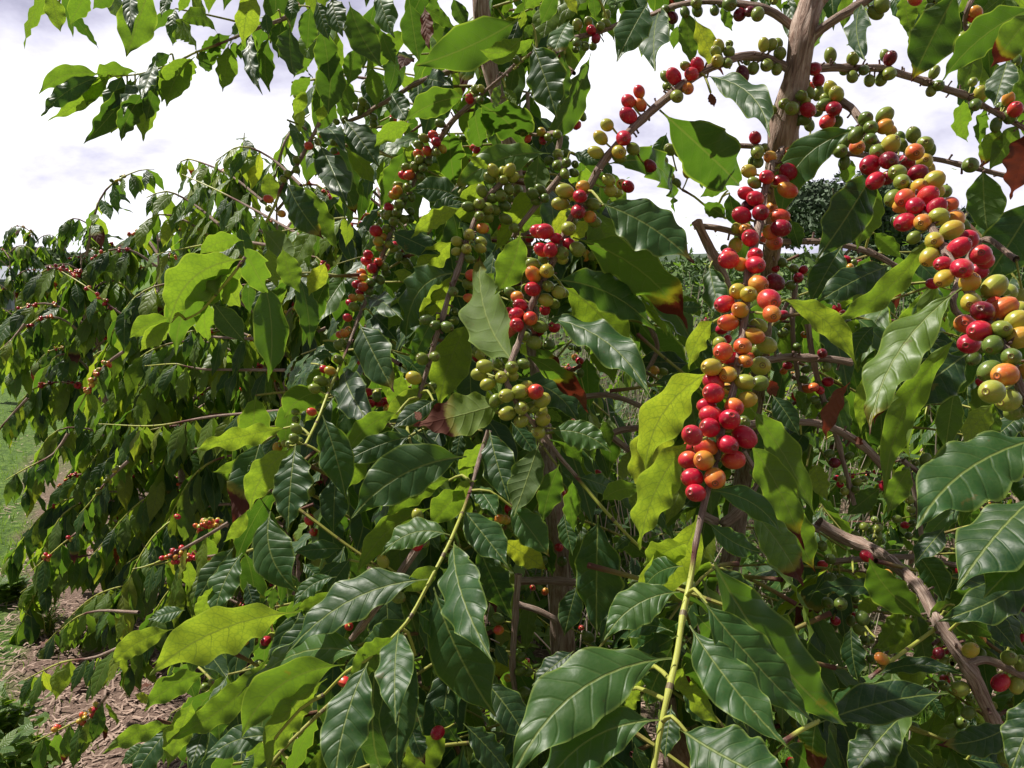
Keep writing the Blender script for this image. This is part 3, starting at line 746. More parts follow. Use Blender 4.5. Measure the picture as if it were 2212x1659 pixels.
# ------------------------------------------------------------------ mesh collecting
class Acc:
    def __init__(s): s.v, s.f, s.mi, s.at, s.n = [], [], [], {}, 0
    def add(s, v, f, at, mi=0):
        s.v.append(v); s.f.append(np.asarray(f)+s.n); s.mi.append(np.full(len(f), mi)); s.n += len(v)
        for k in ('lf', 'lt', 'ch', 'tb'):
            s.at.setdefault(k, []).append(at.get(k, np.zeros((len(v), 3))))
    def build(s, name, mats, parent=None):
        me = bpy.data.meshes.new(name)
        V = np.concatenate(s.v); F = np.concatenate(s.f); MI = np.concatenate(s.mi)
        org = np.zeros(3)
        me.vertices.add(len(V)); me.vertices.foreach_set('co', (V-org).astype(np.float32).ravel())
        q = F.shape[1]
        me.loops.add(F.size); me.loops.foreach_set('vertex_index', F.astype(np.int32).ravel())
        me.polygons.add(len(F)); me.polygons.foreach_set('loop_start', np.arange(0, F.size, q, dtype=np.int32))
        me.polygons.foreach_set('material_index', MI.astype(np.int32))
        me.polygons.foreach_set('use_smooth', np.ones(len(F), bool))
        for k, l in s.at.items():
            A = np.concatenate(l)
            if np.any(A):
                a = me.attributes.new(k, 'FLOAT_VECTOR', 'POINT'); a.data.foreach_set('vector', A.astype(np.float32).ravel())
        for m in mats: me.materials.append(m)
        me.update(calc_edges=True); me.validate(clean_customdata=False)
        o = bpy.data.objects.new(name, me); COL.objects.link(o)
        if parent is not None: o.parent = parent
        return o
def grid_faces(nv, nu):
    i = np.arange(nv)[:, None]*(nu+1)+np.arange(nu)[None, :]
    return np.stack([i, i+1, i+nu+2, i+nu+1], -1).reshape(-1, 4)
def empty(name, loc, label=None, cat=None, group=None, kind=None):
    o = bpy.data.objects.new(name, None); COL.objects.link(o); o.location = loc; o.empty_display_size = .1
    tag(o, label, cat, group, kind); return o
def tag(o, label=None, cat=None, group=None, kind=None):
    for k, v in (('label', label), ('category', cat), ('group', group), ('kind', kind)):
        if v: o[k] = v
    return o
def set_parent_keep(o, par):
    o.parent = par
    o.matrix_parent_inverse = par.matrix_world.inverted()

# ------------------------------------------------------------------ leaf
_PV = np.array([0, .03, .06, .09, .16, .28, .42, .56, .70, .82, .90, .95, .98, 1.0])
_PW = np.array([.035, .03, .035, .11, .42, .80, .98, 1.0, .80, .43, .17, .075, .045, .0])
_gf = {}
def leaf(acc, B, T, width, up, lat, curve=0, nv=26, nu=10, ripple=.03, waves=4.5, fold=.18, bend=.05, droop=0.0, rnd=None, tone=.2, brown=0, twist=0, petiole=True):
    """one leaf from base B to tip T; 'up' is the direction its upper face looks in, 'lat' points across it"""
    if rnd is None: rnd = rng.random()
    B = np.asarray(B, float); T = np.asarray(T, float); ax = T-B; L = np.linalg.norm(ax)
    if L < 1e-4: return
    lat = unit(lat-ax*(lat@ax)/L**2); up2 = unit(np.cross(ax, lat));
    if up2@up < 0: up2 = -up2
    v = np.linspace(0, 1, nv+1); v = v**.92
    u = np.linspace(-1, 1, nu+1)
    arc = 4*v*(1-v)
    mid = B[None]+ax[None]*v[:, None]+lat[None]*(curve*L*arc)[:, None]+up2[None]*((bend*L)*arc-droop*L*v**2.2)[:, None]
    tan = np.gradient(mid, axis=0); tan /= np.linalg.norm(tan, axis=1)[:, None]+1e-9
    la = lat[None]-tan*(tan@lat)[:, None]; la /= np.linalg.norm(la, axis=1)[:, None]
    no = np.cross(tan, la); no *= np.sign(no@up2)[:, None]
    if twist:
        a = twist*(v-.5); c_, s_ = np.cos(a)[:, None], np.sin(a)[:, None]
        la, no = la*c_+no*s_, no*c_-la*s_
    asym = .06*math.sin(rnd*40)
    hw = np.interp(v, _PV, _PW)
    ph1, ph2, ph3 = rnd*17.0, rnd*31.0+1.3, rnd*53.0
    U = u[None, :]; Vv = v[:, None]
    body = np.clip((v-.07)/.12, 0, 1)*np.clip((1.0-v)/.1, 0, 1)
    wob = 1+.05*np.where(U > 0, np.sin(Vv*waves*6.283+ph1), np.sin(Vv*waves*6.1+ph2))*np.abs(U)*body[:, None]
    x = U*hw[:, None]*(width/2)*wob*(1+asym*np.sign(U))
    au = np.abs(U)
    w1 = waves*(1+.2*math.sin(ph3))
    f1 = np.sin(Vv*w1*6.283+ph1+.9*np.sin(Vv*5+ph3)); f2 = np.sin(Vv*w1*.93*6.283+ph2+.9*np.sin(Vv*4+ph1))
    rip = np.where(U > 0, f1, f2)*(ripple*L)*au**2.3*body[:, None]
    foldv = fold*np.abs(x)*(1-.55*Vv)-.9*(x**2)/(width+1e-6)*.5
    z = rip+foldv+.004*L*np.sin(Vv*60+3*au)*(1-au)*body[:, None]*.6
    p = mid[:, None, :]+la[:, None, :]*x[..., None]+no[:, None, :]*z[..., None]
    lf = np.stack([np.broadcast_to(U, x.shape), np.broadcast_to(Vv, x.shape), x/(width/2+1e-9)], -1).reshape(-1, 3)
    if (nv, nu) not in _gf: _gf[(nv, nu)] = grid_faces(nv, nu)
    F = _gf[(nv, nu)]
    # faces wound so that their front is the upper face
    a = np.cross(la[nv//2], tan[nv//2])@no[nv//2]
    F = F if a > 0 else F[:, ::-1]
    acc.add(p.reshape(-1, 3), F, dict(lf=lf, lt=np.tile([rnd, brown, tone], (len(lf), 1))))
    return mid

# ------------------------------------------------------------------ tubes
def smooth_line(pts, step):
    """Catmull-Rom through rows of (xyz, radius, green)"""
    pts = np.asarray(pts, float)
    p = np.vstack([2*pts[0]-pts[1], pts, 2*pts[-1]-pts[-2]]); out = []
    for i in range(1, len(p)-2):
        L = np.linalg.norm(p[i+1, :3]-p[i, :3]); n = max(2, int(L/step))
        t = np.linspace(0, 1, n, endpoint=False)[:, None]
        out.append(.5*((2*p[i])+(-p[i-1]+p[i+1])*t+(2*p[i-1]-5*p[i]+4*p[i+1]-p[i+2])*t**2+(-p[i-1]+3*p[i]-3*p[i+1]+p[i+2])*t**3))
    out.append(p[-2:-1]); return np.vstack(out)
def tube(acc, line, sides=10, nodes=.05, rough=.0, mi=0, s0=0.0, seed=0.0):
    line = np.asarray(line); c = line[:, :3]; r = np.maximum(line[:, 3], 1e-4); g = line[:, 4]
    tan = np.gradient(c, axis=0); tan /= np.linalg.norm(tan, axis=1)[:, None]+1e-9
    s = np.concatenate([[0], np.cumsum(np.linalg.norm(np.diff(c, axis=0), axis=1))])+s0
    ref = np.array([.3, .2, .93]); ref = ref if abs(ref@tan[0]) < .9 else np.array([1, 0, 0.])
    a1 = np.cross(tan, ref); a1 /= np.linalg.norm(a1, axis=1)[:, None]+1e-9; a2 = np.cross(tan, a1)
    th = np.linspace(0, 2*math.pi, sides+1)
    rr = r[:, None]*np.ones(len(th))[None]
    if nodes:
        k = ((s/nodes) % 1.0); bul = np.exp(-((np.minimum(k, 1-k)*nodes)/.004)**2)
        rr = rr*(1+.28*bul)[:, None]
    if rough:
        ph = seed*9
        rr = rr*(1+rough*(np.sin(th[None]*5+s[:, None]*31+ph)*.35+np.sin(th[None]*3-s[:, None]*67+ph*2)*.35+np.sin(th[None]*8+np.sin(s[:, None]*50)*2)*.5))
        rr[:, -1] = rr[:, 0]
    p = c[:, None]+rr[..., None]*(np.cos(th)[None, :, None]*a1[:, None]+np.sin(th)[None, :, None]*a2[:, None])
    tb = np.stack([np.broadcast_to(s[:, None], rr.shape), np.broadcast_to(th[None], rr.shape), np.broadcast_to(g[:, None], rr.shape)], -1)
    nv, nu = len(c)-1, sides
    acc.add(p.reshape(-1, 3), grid_faces(nv, nu)[:, ::-1], dict(tb=tb.reshape(-1, 3)), mi)
    # closed end
    e = np.repeat(c[-1:]+tan[-1:]*r[-1]*.6, sides+1, 0); pe = np.vstack([p[-1], e])
    tbe = np.vstack([tb[-1], tb[-1]])
    acc.add(pe, grid_faces(1, nu)[:, ::-1], dict(tb=tbe), mi)

# ------------------------------------------------------------------ cherries
_sph = {}
def cherry(acc, C, axis, rad, ripe, near=True, stalk=None):
    nt, nf = (16, 18) if near else (7, 8)
    if near == 2: nt, nf = 22, 24
    key = (nt, nf)
    if key not in _sph:
        t = np.linspace(0, math.pi, nt+1)
        if nt > 8: t = np.concatenate([t[:-3], [math.pi*.9, math.pi*.935, math.pi*.965, math.pi]]); 
        f = np.linspace(0, 2*math.pi, nf+1)
        TT, FF = np.meshgrid(t, f, indexing='ij')
        rr = np.sin(TT); zz = -np.cos(TT)*1.09
        q = np.clip((TT/math.pi-.9)/.1, 0, 1); zz = zz-.10*q**1.5+.03*np.exp(-((TT/math.pi-.915)/.018)**2)
        _sph[key] = (np.stack([rr*np.cos(FF), rr*np.sin(FF), zz], -1).reshape(-1, 3), grid_faces(len(t)-1, nf), (TT/math.pi).reshape(-1))
    S, F, tp = _sph[key]
    axis = unit(axis); e1 = unit(np.cross(axis, [.31, .17, .93])); e2 = np.cross(axis, e1)
    sx, sy, sz = rng.uniform(.93, 1.04), rng.uniform(.88, 1.0), rng.uniform(1.0, 1.2)
    p = C+rad*(S[:, :1]*e1*sx+S[:, 1:2]*e2*sy+S[:, 2:]*axis*sz)
    n = len(p)
    acc.add(p, F[:, ::-1], dict(ch=np.stack([np.full(n, ripe+rng.uniform(-.035, .035)), np.full(n, rng.random()), tp], -1)), 0)
    if stalk is not None:
        b = C-axis*rad*1.02
        m_ = (b+stalk)/2+np.array([0, 0, -.001])
        rr = rad*.14
        ln = smooth_line([list(stalk)+[rr*1.25, .8], list(m_)+[rr, .9], list(b+axis*rad*.1)+[rr*1.3, .9]], .004 if near else .02)
        tube(acc, ln, 6 if near else 4, 0, mi=1)
# ================================================================== the coffee tree in front
view_of = lambda p: unit(np.asarray(p)-CAM)
tree = empty('coffee_tree', P(1220, 829, 1.2)*np.array([1, 1, 0]), 'large coffee tree in front, its arching branches loaded with red, orange and green cherries', 'coffee tree')
bpy.context.view_layer.update()
names = list(BR)
lines, bobj = {}, {}
for n in names:
    kind, pts, gr = BR[n]
    k = len(pts); rows = []
    if kind == 'trunk':
        x, y, d, r = pts[-1]
        # the stems run on down to the soil
        p0 = P(x, y, d); foot = np.array([p0[0]*.9+.02, p0[1]+.03, -.03])
    for i, (x, y, d, r) in enumerate(pts):
        if kind == 'branch': r = r*(.75 if gr[1] == 0 or i/(k-1) < gr[0] else (.5 if n == 'b17' else .6))
        f = i/(k-1); g = 0.0
        if gr[1] > 0: g = min(1, max(0, (f-gr[0])/max(gr[1]-gr[0], .02)))
        rows.append(list(P(x, y, d))+[r/1000, g])
    if kind == 'trunk' and n != 'stemD':
        rows.append(list((p0+foot)/2)+[pts[-1][3]/1000*1.15, 0]); rows.append(list(foot)+[pts[-1][3]/1000*1.5, 0])
    if kind == 'trunk' and n in ('stemA', 'stemD'):
        t0 = np.array(rows[0][:3]); rows.insert(0, list(t0+np.array([.02, .05, .45]))+[.006, 0])
        rows.insert(1, list(t0+np.array([.01, .02, .18]))+[.01, 0])
    lines[n] = smooth_line(rows, .006)
    a = Acc(); rad = np.mean([q[3] for q in pts])
    tube(a, lines[n], 16 if kind == 'trunk' else 12, .055 if kind == 'branch' else 0, .16 if kind == 'trunk' else (.11 if gr[1] == 0 or gr[0] > .3 else .03), seed=len(lines))
    bobj[n] = a.build(kind, [M_BARK]); set_parent_keep(bobj[n], tree)
tag(bobj['b6'], 'thick hanging branch packed with ripe red and orange cherries')
tag(bobj['b5'], 'arching branch at the right loaded with mixed green, yellow and red cherries')
LP = np.vstack([lines[n] for n in names]); LN = np.concatenate([[i]*len(lines[n]) for i, n in enumerate(names)])
LT = np.array([BR[n][0] == 'trunk' for n in names])[LN]
LX, LY, LD = (lambda q: (1106+FD*(q@RGT)/(q@FWD), 829.5-FD*(q@UPV)/(q@FWD), q@FWD))(LP[:, :3]-CAM)

# ---- cherries seen one by one
cs = []
for s, txt in CH.items():
    for ent in txt.replace('\n', '').split(','):
        q = ent.split()
        if len(q) < 4: continue
        x, y = sec(s, float(q[0]), float(q[1])); r = float(q[2])/3
        cs.append([x, y, r, RIPE[q[3]]])
cs = np.array(cs)
nC = len(cs); D = np.zeros(nC); BI = np.zeros(nC, int)
for i in range(nC):
    x, y, r, _ = cs[i]
    dn = .0074*FD/(r*1.0)
    dist = np.hypot(LX-x, LY-y)+np.abs(np.log(LD/dn))*70+LT*25
    j = int(np.argmin(dist)); px = math.hypot(LX[j]-x, LY[j]-y); BI[i] = j
    if px < 55: D[i] = LD[j]
    else: D[i] = dn
    rad = r/FD*D[i]
    if rad > .0092: D[i] *= .0092/rad
    if rad < .0055: D[i] *= .0055/rad
    # in front of its branch when it covers it
    rad = r/FD*D[i]; brr = LP[j, 3]
    if px/FD*D[i] < rad+brr:
        off = math.sqrt(max(0, (rad+brr)**2-(px/FD*D[i])**2))
        if abs(LD[j]-D[i]) < off: D[i] = LD[j]-off*1.0
D0 = D.copy()
for it in range(60):
    for i in range(nC):
        dx = np.hypot(cs[:, 0]-cs[i, 0], cs[:, 1]-cs[i, 1])
        for j in np.nonzero((dx < (cs[:, 2]+cs[i, 2])) & (np.arange(nC) > i))[0]:
            dm = (D[i]+D[j])/2; ra = (cs[i, 2]+cs[j, 2])/FD*dm*.93; lx = dx[j]/FD*dm
            need = math.sqrt(max(0, ra*ra-lx*lx)); gap = D[j]-D[i]
            if abs(gap) < need:
                # the bigger disc is the nearer one unless they differ little
                sg = 1 if gap > 1e-5 else (-1 if gap < -1e-5 else (1 if j > i else -1))
                if it < 3 and cs[i, 2] > cs[j, 2]*1.1: sg = 1
                if it < 3 and cs[j, 2] > cs[i, 2]*1.1: sg = -1
                mv = (need-abs(gap) if sg*gap >= 0 else need+abs(gap))*.5
                D[j] += sg*mv*.5; D[i] -= sg*mv*.5
    D += (D0-D)*.02
# ---- leaves seen one by one
leafspecs = []
def parse_leaves():
    for s, txt in LEAVES.items():
        for ln in txt.strip().splitlines():
            q = ln.split()
            if len(q) < 8: continue
            bx, by = sec(s, float(q[0]), float(q[1])); tx, ty = sec(s, float(q[2]), float(q[3]))
            o = dict(r=None, c=0.0, b=0.0)
            for z in q[8:]:
                k, v = z.split('='); o[k] = float(v)
            leafspecs.append(dict(bx=bx, by=by, tx=tx, ty=ty, w=float(q[4])/3, d=float(q[5]), side=q[6], tone=float(q[7]), **o))
parse_leaves()
DENSE = []
def made_leaf(sp):
    d = sp['d']; j = rng.uniform(-.04, .04)
    # base snaps to the branch it visibly springs from
    dist = np.hypot(LX-sp['bx'], LY-sp['by'])+np.abs(LD-d)*60
    i = int(np.argmin(dist)); near = LN[i]; att = None
    d0 = d
    snap = np.hypot(LX[i]-sp['bx'], LY[i]-sp['by']) < 26 and abs(LD[i]-d) < .13
    if np.hypot(LX[i]-sp['bx'], LY[i]-sp['by']) < 26 and abs(LD[i]-d) < .13: d0 = LD[i]-.003
    Lpx = math.hypot(sp['tx']-sp['bx'], sp['ty']-sp['by'])
    # fruit that shows in front of a leaf pushes the leaf back
    ux, uy = (sp['tx']-sp['bx'])/Lpx, (sp['ty']-sp['by'])/Lpx
    av = ((cs[:, 0]-sp['bx'])*ux+(cs[:, 1]-sp['by'])*uy)/Lpx; pp = np.abs((cs[:, 0]-sp['bx'])*-uy+(cs[:, 1]-sp['by'])*ux)
    hit = (av > .08) & (av < .94) & (pp < sp['w']*.46*np.interp(av, [0, .3, .7, 1], [.4, 1, .9, .2])+cs[:, 2]*.3)
    hit &= (D-d < (.24 if sp['w'] < 55 or sp['by'] < 1100 else .12)) & (cs[:, 2] > 8)
    push = 0.0
    if hit.any():
        push = float(np.max(D[hit]+cs[hit, 2]/FD*D[hit]*1.1))-d
        push = min(max(push+.012, 0), .32)
        if push > 0: d += push; d0 = d0 if snap else d; tl0 = .6
    vert = (sp['ty']-sp['by'])/max(Lpx, 1); tl = Lpx/FD*d*(rng.uniform(.2, .55) if sp['side'] == 'u' else rng.uniform(.1, .4))*vert
    if push > 0: tl = abs(tl)*.35*(-1 if sp['side'] == 'u' else -1)
    d1 = d+j*.3+(-tl if sp['side'] == 'u' else tl)
    sp['dd'] = (d0, d1)
    if 'z' in sp: d1 = d0+sp['z']
    B = P(sp['bx'], sp['by'], d0); T = P(sp['tx'], sp['ty'], d1)
    C = (B+T)/2; vw = view_of(C); ax = T-B; L = np.linalg.norm(ax)
    lat = unit(np.cross(ax, vw)); n = unit(np.cross(lat, ax));
    if n@vw > 0: n = -n                      # n looks back at the camera
    r = sp['r'] if sp['r'] is not None else rng.uniform(8, 30)*(1 if rng.random() < .5 else -1)
    # leaves hang: the face tilts a little towards the sky
    SU = unit(SUNV); want = 1 if (sp['r'] is None or sp['r'] > 0) else -1
    r = abs(r) if sp['r'] is not None else rng.uniform(14, 40)
    sg = (1 if sp['side'] == 'u' else -1)*want
    if (-(lat@SU))*sg < 0: r = -r
    a = R(r); lat2 = lat*math.cos(a)+n*math.sin(a); n2 = n*math.cos(a)-lat*math.sin(a)
    up = n2 if sp['side'] == 'u' else -n2
    w = sp['w']/FD*d/max(.6, math.cos(a)); w = min(w*1.02, L*.5)
    px = Lpx
    nv, nu = (40, 14) if px > 110 else ((30, 10) if px > 55 else (20, 8))
    acc = Acc()
    sgn = 1 if (lat@RGT) > 0 else -1
    c = sp['c']
    # curve option: positive bows the leaf towards the upper side of the picture
    if (lat@UPV) < 0: c = -c
    if px < 40 or abs(ax@UPV)/L > .9:
        pass
    tone = float(np.clip(sp['tone']+rng.uniform(-.02, .07), 0, 1))
    leaf(acc, B, T, w, up, lat2, curve=c, nv=nv, nu=nu, ripple=rng.uniform(.018, .036), waves=rng.uniform(3.2, 5.2), fold=rng.uniform(.1, .3),
         bend=rng.uniform(.0, .08), droop=rng.uniform(0, .05), tone=tone, brown=(sp['b']*.72 if sp['b'] < .8 else sp['b']), twist=rng.uniform(-.5, .5))
    # a leaf stalk from the branch when the base is not on it
    if np.linalg.norm(LP[i, :3]-B) > .012 and np.linalg.norm(LP[i, :3]-B) < .055:
        s_ = LP[i, :3]; mdl = (s_+B)/2+np.array([0, 0, .006])
        tube(acc, smooth_line([list(s_)+[.0016, .9], list(mdl)+[.0014, .9], list(B+ax*.05)+[.0012, .9]], .012), 6, 0, mi=1)
    sp['area'] = sp['w']*Lpx; sp['acc'] = acc; sp['br'] = int(near)
    return sp
for sp in leafspecs: made_leaf(sp)
order = sorted(leafspecs, key=lambda q: -q['area'])
rest = Acc()
def merge(dst, a):
    for v_, f_, m_, i in zip(a.v, a.f, a.mi, range(len(a.v))):
        base = sum(len(x) for x in a.v[:i])
        dst.add(v_, f_-base, {k: l[i] for k, l in a.at.items()}, int(m_[0]) if len(m_) else 0)
def special(sp):
    if sp['b'] >= .6 and sp['tone'] < .6: return 'dry brown curled leaf'
    if sp['b'] >= .2: return 'leaf with scorched red brown tip'
    if sp['tone'] >= 1: return 'old yellow leaf'
    return None
for k, sp in enumerate(order):
    if k < 100:
        o = sp['acc'].build('leaf', [M_LEAF, M_BARK]); par = bobj[names[sp['br']]]
        set_parent_keep(o, par); l = special(sp)
        if l: o['label'] = l
    else: merge(rest, sp['acc'])

corder = sorted(range(nC), key=lambda i: -cs[i, 2])
top = set(corder[:100]); restc = Acc()
for i in range(nC):
    x, y, r, ripe = cs[i]; C = P(x, y, D[i]); j = BI[i]
    rad = r/FD*D[i]*.99
    S = LP[j, :3]
    out = C-S
    if np.linalg.norm(out) > .05:
        S = C+unit(S-C)*.03; 
    ax = unit(unit(out)+unit(rng.normal(size=3))*.35+(CAM-C)*.35)
    acc = Acc() if i in top else restc
    cherry(acc, C, ax, rad, ripe, 2 if r > 17 else True, stalk=S)
    if i in top:
        o = acc.build('cherry', [M_CH, M_BARK]); set_parent_keep(o, bobj[names[LN[j]]])
        l = {1: 'unripe green cherry', 2: 'orange cherry turning ripe', 3: 'ripe red cherry', 4: 'dark overripe cherry'}[1 if ripe < .35 else 2 if ripe < .72 else 3 if ripe < .92 else 4]
        o['label'] = l

# ---- dried flower bits and broken stubs at the nodes of the big branches
def stubs(n, a, count, size):
    L = lines[n]
    for _ in range(count):
        k = rng.integers(2, int((len(L)-2)*(.62 if n in ('b6', 'b3', 'b13') else 1))); c = L[k, :3]; t = unit(L[k+1, :3]-L[k-1, :3])
        d = unit(np.cross(t, rng.normal(size=3))); e = c+d*(L[k, 3]+size*rng.uniform(.4, 1))+t*size*rng.uniform(-.4, .4)
        tube(a, smooth_line([list(c+d*L[k, 3]*.6)+[size*.22, .3], list((c+d*L[k, 3]+e)/2)+[size*.16, .4*rng.random()], list(e)+[size*.2, .3]], .004), 6, 0)
stub = Acc()
for n in ('b6', 'b5', 'b3', 'b13', 'b15', 'b4'): stubs(n, stub, 46, .006)
for n in ('stemA', 'b12', 'b11', 'b8', 'b9', 'b7'): stubs(n, stub, 14, .008)
o = stub.build('twig_stubs', [M_BARK]); set_parent_keep(o, tree); o['kind'] = 'stuff'

# ---- more of the crown behind: short leafy shoots
def inside(x, y, polys):
    for (x0, y0, x1, y1) in polys:
        if x0 <= x <= x1 and y0 <= y <= y1: return True
    return False
OPEN = [(-200,620,500,1260), (60,110,630,440), (0,1150,340,1750), (640,20,760,60), (330,330,520,350), (1255,95,1530,330), (1490,20,1720,110), (1600,140,1690,300), (1780,60,1960,330), (1960,210,2080,520), (1330,330,1420,480), (1430,250,1610,470), (1690,350,1900,520),
        (1240,1060,1345,1130), (1290,1165,1375,1250), (1860,1330,2000,1450), (1930,1500,2020,1620), (1370,1480,1470,1700), (1330,800,1430,980), (1400,510,1570,630),
        (1960,880,2080,1110), (1480,560,1560,680), (760,0,1035,60), (1180,190,1240,290), (2130,960,2212,1100), (1210,1270,1240,1480), (1780,1010,1960,1120), (1930,1240,2000,1330), (2000,780,2040,900), (1150,1090,1250,1420)]
ZONES = [(1240,620,1420,900,1.05,1.5,10,.2), (1640,560,2010,1000,1.05,1.5,22,.22), (1250,1180,1500,1700,.72,1.0,16,.2), (1480,1150,1850,1700,.72,1.0,24,.2), (1150,250,1330,520,1.05,1.4,8,.18), (1600,330,1760,620,1.15,1.5,8,.18),(520,1000,1280,1750,.85,1.25,46,.24), (1250,1180,1480,1700,.8,1.2,12,.2), (1560,1130,2260,1750,.85,1.3,30,.24), (700,560,1250,1050,1.0,1.4,26,.22), (880,-60,1250,420,1.05,1.5,18,.22), (1180,380,1420,760,1.0,1.4,8,.18), (300,1250,560,1700,.95,1.4,10,.22), # x0 y0 x1 y1  dmin dmax count  length
 (600,-120,1260,120,1.05,1.6,30,.26), (620,60,1150,330,1.25,1.8,16,.24), (740,300,1280,820,1.15,1.75,34,.26), (600,760,1300,1300,1.0,1.7,38,.26),
 (500,1250,1250,1750,.95,1.6,30,.26), (1230,1130,1600,1750,.95,1.6,16,.26), (1600,1200,2260,1750,.95,1.6,26,.26), (1620,540,1960,760,1.25,1.8,10,.24), (1960,420,2260,900,1.0,1.6,18,.25),
 (2080,850,2280,1300,.8,1.4,12,.25), (1330,-130,1700,40,1.0,1.5,8,.22), (1780,-140,2260,30,.95,1.5,12,.22), (1600,880,1800,1150,1.2,1.8,8,.22), (2000,30,2260,450,.95,1.4,7,.2), (60,-170,640,-70,1.15,1.4,2,.2)]
GC = 10; gridD = np.full((200, 270), 9.0)
def mark(x, y, rr, d):
    x0, x1, y0, y1 = int((x-rr)/GC)+20, int((x+rr)/GC)+21, int((y-rr)/GC)+20, int((y+rr)/GC)+21
    if x1 < 0 or y1 < 0 or x0 >= 270 or y0 >= 200: return
    g = gridD[max(0, y0):y1, max(0, x0):x1]; np.minimum(g, 9, out=g); g[:] = np.where(g < 8, np.maximum(g, d), d)
for sp in leafspecs:
    n_ = max(3, int(math.hypot(sp['tx']-sp['bx'], sp['ty']-sp['by'])/12))
    for k in range(n_+1):
        f = k/n_; wd = sp['w']*.36*float(np.interp(f, [0, .3, .7, 1], [.3, 1, .8, .2]))
        mark(sp['bx']+(sp['tx']-sp['bx'])*f, sp['by']+(sp['ty']-sp['by'])*f, wd, sp['dd'][0]*(1-f)+sp['dd'][1]*f+.02)
for i in range(nC): mark(cs[i, 0], cs[i, 1], cs[i, 2]*1.1, D[i]+.02)
for i in range(0, len(LX), 4): mark(LX[i], LY[i], 6, LD[i]+.01)
def hidden_ok(p):
    x, y, d = proj(p); xi, yi = int(x/GC)+20, int(y/GC)+20
    if xi < 0 or yi < 0 or xi >= 270 or yi >= 200 or d <= .1: return True
    g = gridD[yi, xi]
    return g > 8 or d > g
crown = Acc(); nleaf_fill = 0
def shoot(acc, start, dirv, length, n, leafL, tone, res=(14, 6), check=True, rad=.0022, hang=.9, brownp=.025, green=.8):
    global nleaf_fill
    pts = []; p = np.array(start, float); d = unit(dirv); seg = length/n
    rows = [list(p)+[rad*1.4, max(0, green-.3)]]
    for i in range(n):
        d = unit(d+np.array([0, 0, -.07])+rng.normal(size=3)*.07); p = p+d*seg; rows.append(list(p)+[rad*(1-.5*i/n), green])
        pts.append((p.copy(), d.copy()))
        if check:
            qx, qy, _ = proj(p+d*seg)
            if inside(qx, qy, OPEN) or not hidden_ok(p+d*seg): break
    n0 = nleaf_fill
    for k, (p, d) in enumerate(pts):
        side = unit(np.cross(d, [0, 0, 1.0])) if abs(d[2]) < .95 else RGT
        if k % 2: side = unit(side+np.array([0, 0, .5])*rng.choice([-1, 1]))
        for sg in (-1, 1):
            if rng.random() < .1: continue
            f = (k+1)/n; LL = leafL*rng.uniform(.75, 1.1)*(1-.35*max(0, f-.7)/.3)
            g = hang*rng.uniform(.5, 1.5)
            dv = unit(side*sg*rng.uniform(.4, .9)+d*rng.uniform(.2, .6)+np.array([0, 0, -g]))
            T = p+dv*LL
            if check:
                cx, cy, cd = proj((p+T)/2); ex, ey, _ = proj(T)
                if inside(cx, cy, OPEN) or inside(ex, ey, OPEN): continue
                wv = unit(np.cross(T-p, (p-CAM)))*LL*.14
                if not all(hidden_ok(q) for q in (p+(T-p)*.25, p+(T-p)*.5, p+(T-p)*.75, T, p+(T-p)*.5+wv, p+(T-p)*.5-wv)): continue
            up = unit(side*sg*.9+np.array([0, 0, 1.0])+rng.normal(size=3)*.25)
            lat = np.cross(dv, up)
            leaf(acc, p, T, LL*rng.uniform(.32, .4), up, lat, curve=rng.uniform(-.05, .05), nv=res[0], nu=res[1], ripple=rng.uniform(.016, .034), waves=rng.uniform(3.5, 5.5),
                 fold=rng.uniform(.15, .4), bend=rng.uniform(.02, .14), droop=rng.uniform(0, .12), tone=float(np.clip((.1+rng.normal()*.07) if rng.random() < .62 else (.5+rng.normal()*.2), 0, .9)), brown=(rng.uniform(.1, .5) if rng.random() < brownp else 0), twist=rng.uniform(-.8, .8))
            nleaf_fill += 1; last = k+2
    if nleaf_fill-n0 >= 2 and len(rows[:last]) >= 2: tube(acc, smooth_line(rows[:last], .02), 6, 0, mi=1)
    return nleaf_fill-n0
for (x0, y0, x1, y1, da, db, cnt, ln) in ZONES:
    for _ in range(cnt):
        x, y = rng.uniform(x0, x1), rng.uniform(y0, y1); d = rng.uniform(da, db)
        if inside(x, y, OPEN): continue
        az = rng.uniform(0, 6.283); dv = np.array([math.cos(az), math.sin(az)*.6, rng.uniform(-.5, .35)])
        got = shoot(crown, P(x, y, d), dv, ln, 4, .13, .22)
        if rng.random() < .35 and got > 3 and hidden_ok(P(x, y, d)):
            q = P(x, y, d)
            for _k in range(rng.integers(4, 10)):
                cherry(restc, q+rng.normal(size=3)*.012, rng.normal(size=3), .0068, float(rng.choice([.04, .1, .14, .27, .54, .8, .88])), False)
o = crown.build('leaves', [M_LEAF, M_BARK]); set_parent_keep(o, tree); o['kind'] = 'stuff'; o['label'] = 'leafy shoots deeper in the crown'
o = rest.build('leaves', [M_LEAF, M_BARK]); set_parent_keep(o, tree); o['kind'] = 'stuff'
o = restc.build('cherries', [M_CH, M_BARK]); set_parent_keep(o, tree); o['kind'] = 'stuff'
print('leaves', len(leafspecs), 'cherries', nC, 'fill', nleaf_fill)
